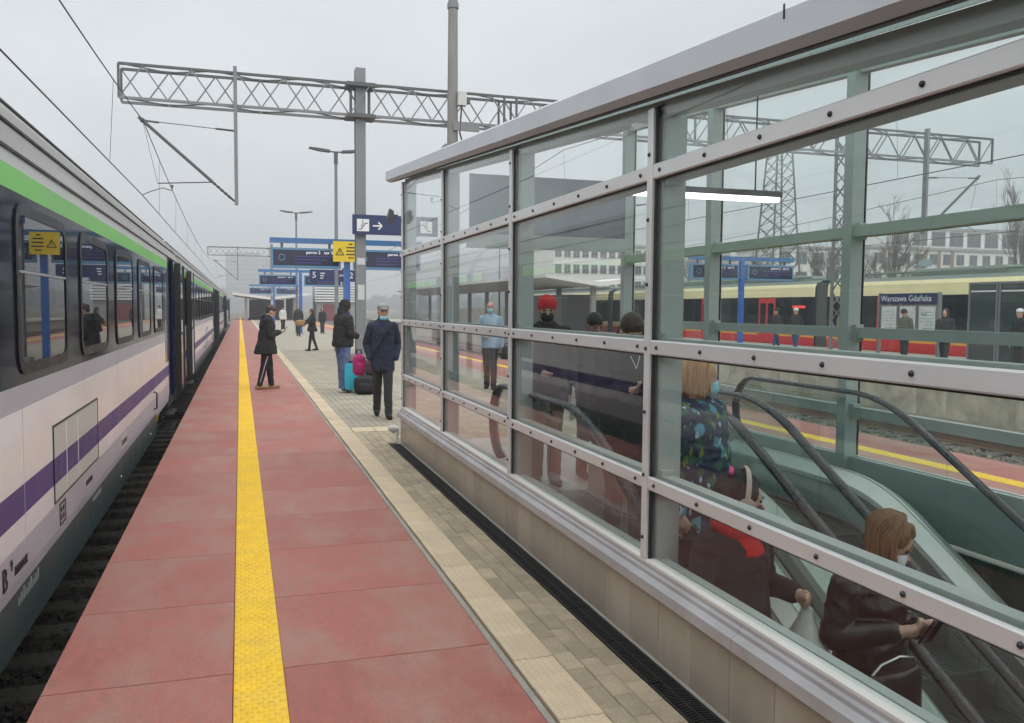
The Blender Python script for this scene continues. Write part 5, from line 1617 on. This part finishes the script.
    if mask:
        K = Body(); K.ell(hc+HR@V(0,.050,-.052), (.063,.060,.056), mask, HR); K.ell(hc+HR@V(0,.070,-.028), (.034,.036,.030), mask, HR); K.grow('face_mask', t, .008, 3)
        for sx in (-1,1):
            q = MB().tube([hc+HR@V(sx*.056,.055,-.035), hc+HR@V(sx*.074,.02,-.012), hc+HR@V(sx*.080,-.012,-.004)], .003, 5).build('mask_loop', mask); q.parent = t
    if hat == 'beanie':
        K = Body(); K.ell(hc+HR@V(0,-.012,.060), (.094,.104,.088), c_knit, HR); K.cone(hc+HR@V(0,-.012,.035), hc+HR@V(0,-.012,.045), .090, .092, c_knit); K.grow('knitted_hat', t, .010, 2)
    elif hat == 'cap':
        K = Body(); K.ell(hc+HR@V(0,-.005,.070), (.092,.110,.048), c_grey, HR); K.ell(hc+HR@V(0,.085,.050), (.070,.060,.018), c_grey, HR); K.grow('flat_cap', t, .009, 2)
    elif hat == 'white':
        K = Body(); K.ell(hc+HR@V(0,-.01,.06), (.092,.10,.075), c_white, HR); K.grow('woollen_hat', t, .010, 2)
    if stripe:
        for q, (hip, kn, an, _) in enumerate(Lg):
            sx = -1 if q == 0 else 1
            sp = MB().tube([hip+V(sx*.085*s,0,-.25), kn+V(sx*.066*s,0,0), an+V(sx*.046*s,0,.03)], .008, 6).build('side_stripe', stripe); sp.parent = t
    return t, k, up, hc, HR

def world_pt(t, p):
    return Matrix.LocRotScale(t.location, t.rotation_euler, t.scale) @ Vector(p)
def phone(t, p, label, tilt=55):
    w = world_pt(t, p)
    o = MB().cbox(-.037,.037,-.075,.075,-.005,.005,.003).build('mobile_phone', m_phone)
    o.location = w; o.rotation_euler = (R(tilt),0,t.rotation_euler.z)
    return tag(o, label, 'phone')

# --- on our platform
p1, k1, up1, hc1, HR1 = person('woman in a short black coat and striped leggings walking with a phone', (0.50,17.9,0), -82, 1.72, top=c_black, legs=c_black, shoe=c_tan, skin=mt_skin2,
    hair=h_brown, hairstyle='bun', coat=.70, walk=.38, arms=('phone','phone'), head=(0,-36), female=True, voxel=.013, lean=.05, hood='down', stripe=c_white, build=1.08)
phone(p1, (0.0,.37,1.21), 'dark phone in the hands of the walking woman in black')
p2, *_ = person('person in a black hooded top and blue jeans beside the turquoise suitcase', (1.92,16.95,0), -70, 1.80, top=c_black, legs=c_jean, shoe=c_white, skin=mt_skin2,
    hood='up', arms=('fold','fold'), head=(0,-10), voxel=.013, lean=.05, hem=.84, build=1.2)
p3, k3, up3, hc3, HR3 = person('older man in a navy jacket and grey flat cap by the shelter corner', (2.06,12.9,0), 176, 1.74, top=c_navy, legs=c_char, shoe=c_black, skin=mt_skin, hair=M('hair_grey',(.3,.3,.3),.6),
    arms=('pocket','pocket'), walk=.55, head=(6,-6), mask=None, hat='cap', voxel=.011, build=.97, collar=c_navy, hem=.70)
K = Body(); K.ell(hc3+HR3@V(0,.045,-.085), (.064,.056,.044), m_mask, HR3); K.grow('face_mask', p3, .008, 3)
stp = MB().tube([(-.16,.10,1.43),(-.02,.165,1.25),(.12,.165,1.08),(.19,.08,.93)], .012, 6, flat=(.016,.004)).build('bag_strap', c_black); stp.parent = p3
# bags around
def soft_bag(name, label, loc, r, m, rz=0, parts=True, cat='bag'):
    t = thing(name, label, cat, loc, rz)
    B = Body(); B.sbox((0,0,r[2]), r, m); B.sbox((0,-r[1]*.75,r[2]*.75), (r[0]*.7,r[1]*.5,r[2]*.5), m); B.ell((0,0,r[2]*1.7), (r[0]*.7,r[1]*.7,r[2]*.5), m)
    B.grow('body', t, .014, 3)
    o = MB().tube([(-r[0]*.5,0,r[2]*1.8),(-r[0]*.35,0,r[2]*2.5),(r[0]*.35,0,r[2]*2.5),(r[0]*.5,0,r[2]*1.8)], .012, 6).build('handle', c_black); o.parent = t
    return t
soft_bag('shoulder_bag', 'bright magenta bag carried at the side of the man in the flat cap', (1.74,13.2,.62), (.09,.15,.16), cloth('magenta',(0.36,0.015,0.12)))
soft_bag('travel_bag', 'black soft bag on the ground in front of the turquoise suitcase', (2.30,16.5,0), (.22,.17,.17), c_black)
soft_bag('travel_bag', 'dark maroon bag on top behind the turquoise suitcase', (2.42,17.2,.30), (.17,.14,.14), cloth('maroon',(0.06,0.015,0.025)))
soft_bag('travel_bag', 'dark bag on the ground under the maroon bag', (2.46,17.2,0), (.2,.16,.16), c_char)
mt_turq = M('suitcase_turquoise', (0.03,0.40,0.55), .35, var=.06, coat=.3)
sc_ = thing('suitcase', 'turquoise hard suitcase standing beside the hooded person', 'suitcase', (2.13,16.85,0))
sb = MB()
for i in range(6): pass
MB().prism(rrect(-.20,.20,.06,.58,.06),'y',-.125,.125).build('shell', mt_turq).parent = sc_
for x in (-.12,-.04,.04,.12): MB().box(x-.012,x+.012,-.131,-.1255,.10,.54).build('rib', mt_turq).parent = sc_
MB().prism(rrect(-.15,.10,.565,.62,.02),'y',-.05,.05).build('handle', c_black).parent = sc_
for x in (-.15,.15):
    for y in (-.08,.08): MB().tube([(x-.015,y,.03),(x+.015,y,.03)],.03,10).build('wheel', c_black).parent = sc_
MB().box(-.205,.205,-.015,.015,.10,.54).build('zip_band', c_black).parent = sc_

# far passengers
person('passenger in dark clothes with arms stretched, walking far down the platform', (2.60,33.1,0), 100, 1.60, top=c_black, legs=c_black, hair=h_brown, hairstyle='bob', walk=.5, voxel=.022, female=True, coat=.78,
    arms=('down','swing'), arm_pts=((( -.22,.12,1.22),(-.25,.34,1.10)),((.24,.14,1.20),(.26,.36,1.12))), group='far passengers')
soft_bag('shoulder_bag', 'tan brown bag held out by the far walking passenger', (2.16,33.0,.92), (.20,.10,.12), c_tan)
person('tall dark-clothed passenger farthest left behind the walking woman', (3.13,49.4,0), 170, 1.75, top=c_char, legs=c_black, hood='up', walk=.4, voxel=.028, group='far passengers')
person('dark-clothed passenger standing right of the far pair', (4.84,53.7,0), 180, 1.60, top=c_black, legs=c_char, hood='up', voxel=.028, group='far passengers')
person('passenger in a white jacket far down the platform', (2.77,59.8,0), 200, 1.66, top=c_white, legs=c_black, hair=h_dark, voxel=.028, group='far passengers')
# behind the shelter
p4, *_ = person('bald man in a pale denim shirt and blue mask seen through the shelter end', (4.93,16.9,0), 160, 1.80, top=c_denim, legs=c_black, hair=h_dark, hairstyle='none', mask=m_mask, walk=.3,
    arms=('down','fold'), voxel=.015)
soft_bag('shoulder_bag', 'dark bag at the hip of the bald man in denim', (5.28,16.8,.62), (.17,.10,.13), c_char)

# --- in the shelter
person('person in a red woollen hat and dark jacket waiting at the escalator top', (2.78,7.62,0), 172, 1.78, top=c_black, legs=c_brown, shoe=c_brown, hair=h_dark, hat='beanie', mask=m_maskk,
    arms=('down','fold'), head=(-8,-8), voxel=.013, build=1.08, hem=.72)
person('dark-haired person standing behind the red woollen hat', (3.30,7.75,0), 185, 1.64, top=c_char, legs=c_char, hair=h_dark, voxel=.016, head=(0,-25))
person('dark-clothed person walking past behind the shelter', (5.75,11.9,0), -40, 1.72, top=c_black, legs=c_black, hood='up', walk=.6, voxel=.018)
p6, *_ = person('person in a black jacket looking down at a phone on the first escalator step', (2.62,5.50,-.02), 176, 1.68, top=c_black, legs=c_black, skin=mt_skin2, hair=h_brown, hairstyle='short',
    arms=('phone','phone'), head=(0,-34), voxel=.009, fingers=True, build=1.12, hem=.68, female=True)
phone(p6, (0,.37,1.235), 'dark phone held by the person in the black jacket')
for sx, lb in ((-1,0),(1,0)): 
    q = MB().tube([(sx*.035,.15,1.41),(sx*.015,.172,1.36),(0,.178,1.32)], .0022, 5).build('earphone_cable', mt_white); q.parent = p6
pp = MB().prism([(-.030,0),(.030,.02),(.012,.26),(-.004,.28)],'y',-.004,.004).build('paper_bag', M('paper_white',(0.62,0.61,0.56),.7))
pp.location = (2.47,6.15,.80); tag(pp, 'thin white paper bag hanging beside the person with the phone', 'bag')
p7, *_ = person('blond woman in a leaf-print padded jacket and blue mask', (2.56,4.42,-.31), -160+10, 1.70, top=c_print, legs=c_char, skin=mt_skin2, hair=h_blond, hairstyle='bob', mask=m_mask,
    arms=('down','down'), head=(48,-6), voxel=.010, fingers=True, female=True, build=1.30, hem=.66, collar=c_char)
p8, k8, up8, hc8, HR8 = person('woman with pale headphones and a red scarf going down the escalator', (2.26,3.52,-.80), -165, 1.68, top=c_black, legs=c_black, skin=mt_skin2, hair=h_dark, hairstyle='bob', mask=m_maskk,
    arms=('down','down'), head=(55,-8), voxel=.009, fingers=True, female=True, build=1.08, flare=.86, coat=.34, arm_pts=(((-.25,-.03,1.12),(-.225,.18,1.13)),None))
m_head = M('headphone_beige', (0.48,0.37,0.33), .4)
hb = MB()
pts = [hc8+HR8@V(.112*math.sin(a),-.005,.02+.140*math.cos(a)) for a in [R(-110+220*q/14) for q in range(15)]]
o = hb.tube(pts, .010, 8, flat=(.017,.009)).build('headphone_band', m_head, smooth=True); o.parent = p8
for sx in (-1,1):
    o = MB().tube([hc8+HR8@V(sx*.085,-.005,-.01), hc8+HR8@V(sx*.128,-.005,-.01)], [.046,.040], 14).build('headphone_cup', m_head, smooth=True); o.parent = p8
K = Body()
for a in range(0,360,24):
    x, y = .105*math.cos(R(a)), .085*math.sin(R(a)); x2, y2 = .105*math.cos(R(a+24)), .085*math.sin(R(a+24))
    K.cone(up8+V(x,y+.005,1.455-.02*math.sin(R(a))), up8+V(x2,y2+.005,1.455-.02*math.sin(R(a+24))), .032, .032, c_red)
K.loft([(up8+V(0,.03,1.33),.13,.125),(up8+V(0,.02,1.37),.135,.120),(up8+V(0,.01,1.43),.115,.10),(up8+V(0,0,1.47),.09,.085)], c_red)
K.grow('scarf', p8, .010, 3)
# pink hair clip / strap of the headphones woman, white carrier bag in her hand
o = MB().tube([hc8+HR8@V(-.02,-.06,.13), hc8+HR8@V(.02,-.085,.15), hc8+HR8@V(.06,-.09,.13)], .011, 6).build('pink_band', M('pink_plastic',(0.75,0.06,0.22),.4), smooth=True); o.parent = p8
wb = thing('carrier_bag', 'white plastic carrier bag in the hand of the woman with headphones', 'bag', world_pt(p8,(-.22,.27,.70)), p8.rotation_euler.z)
Bg = Body(); mpl = M('plastic_white', (0.62,0.62,0.58), .35, bump=.8, bscale=14)
Bg.loft([((0,0,0),.07,.12),((0,0,.05),.085,.15),((0,0,.22),.075,.12),((0,0,.34),.035,.05),((0,.0,.40),.02,.03)], mpl); Bg.grow('body', wb, .012, 2)
p9, k9, up9, hc9, HR9 = person('woman in a black leather jacket and white mask looking at a phone on the escalator', (2.82,3.22,-.97), -172, 1.71, top=c_leather, legs=c_black, skin=mt_skin2, hair=h_auburn, hairstyle='long', mask=m_maskw,
    arms=('phone','phone'), arm_pts=(((-.225,-.02,1.13),(-.085,.19,1.19)),((.225,-.02,1.13),(.085,.19,1.20))), head=(38,-30), voxel=.0085, fingers=True, female=True, build=1.02, collar=c_leather, hem=.84)
phone(p9, (0.0,.325,1.265), 'dark phone in the hands of the woman in the leather jacket', 60)
hb_ = thing('handbag', 'black handbag with a chain handle carried by the woman in leather', 'bag', world_pt(p9,(.07,.19,.78)), p9.rotation_euler.z)
Bh = Body(); Bh.loft([((0,0,0),.17,.05),((0,0,.02),.185,.06),((0,0,.22),.18,.055),((0,0,.27),.16,.045)], c_leather); Bh.grow('body', hb_, .012, 2)
o = MB().tube([(-.15,0,.25),(-.10,.02,.315),(0,.03,.34),(.10,.02,.315),(.15,0,.25)], .006, 6).build('handle', mt_chrome, smooth=True); o.parent = hb_
o = MB().sphere((0,.062,.13),(.018,.006,.022),8,5).build('clasp', mt_chrome); o.parent = hb_

# --- on the next platform
for (x, y, yaw, kw, lb) in (
    (19.3,21.05,95,dict(top=c_olive,legs=c_char,hair=h_dark,head=(0,-25),arms=('down','phone')),'man in an olive jacket reading in front of the timetable cases'),
    (19.3,19.5,120,dict(top=c_char,legs=c_black,hood='up',walk=.5),'hooded person in dark grey beside the timetable cases'),
    (19.2,16.95,90,dict(top=c_black,legs=c_black,hat='white'),'person in a white hat by the right edge of the picture'),
    (19.3,26.4,110,dict(top=c_black,legs=c_blue,hat='white',walk=.4),'person in dark jacket, blue trousers and pale hat by the train bellows'),
    (19.2,23.75,95,dict(top=c_camo,legs=c_camo,hair=h_brown),'person in camouflage clothes beside the lattice post'),
    (19.6,28.0,80,dict(top=c_char,legs=c_blue,hair=h_dark,walk=.5),'person in a charcoal jacket farther along the next platform')):
    person(lb, (x,y,.005), yaw, 1.76, voxel=.02, group='people on the next platform', **kw)

# ------------------------------------------------------------------ damp grey air
hz = MB().box(-1250,1250,-350,1550,-6.6,40).build('haze', [])
hzm = bpy.data.materials.new('haze'); hzm.use_nodes = True
_n = hzm.node_tree; _n.nodes.clear()
_o = _n.nodes.new('ShaderNodeOutputMaterial'); _v = _n.nodes.new('ShaderNodeVolumePrincipled')
_v.inputs['Color'].default_value = (.86,.89,.92,1); _v.inputs['Density'].default_value = .0019; _v.inputs['Anisotropy'].default_value = .2
_n.links.new(_v.outputs[0], _o.inputs['Volume'])
hz.data.materials.clear(); hz.data.materials.append(hzm)
hz['kind'] = 'stuff'; hz['label'] = 'pale damp haze hanging in the air'; hz['category'] = 'haze'
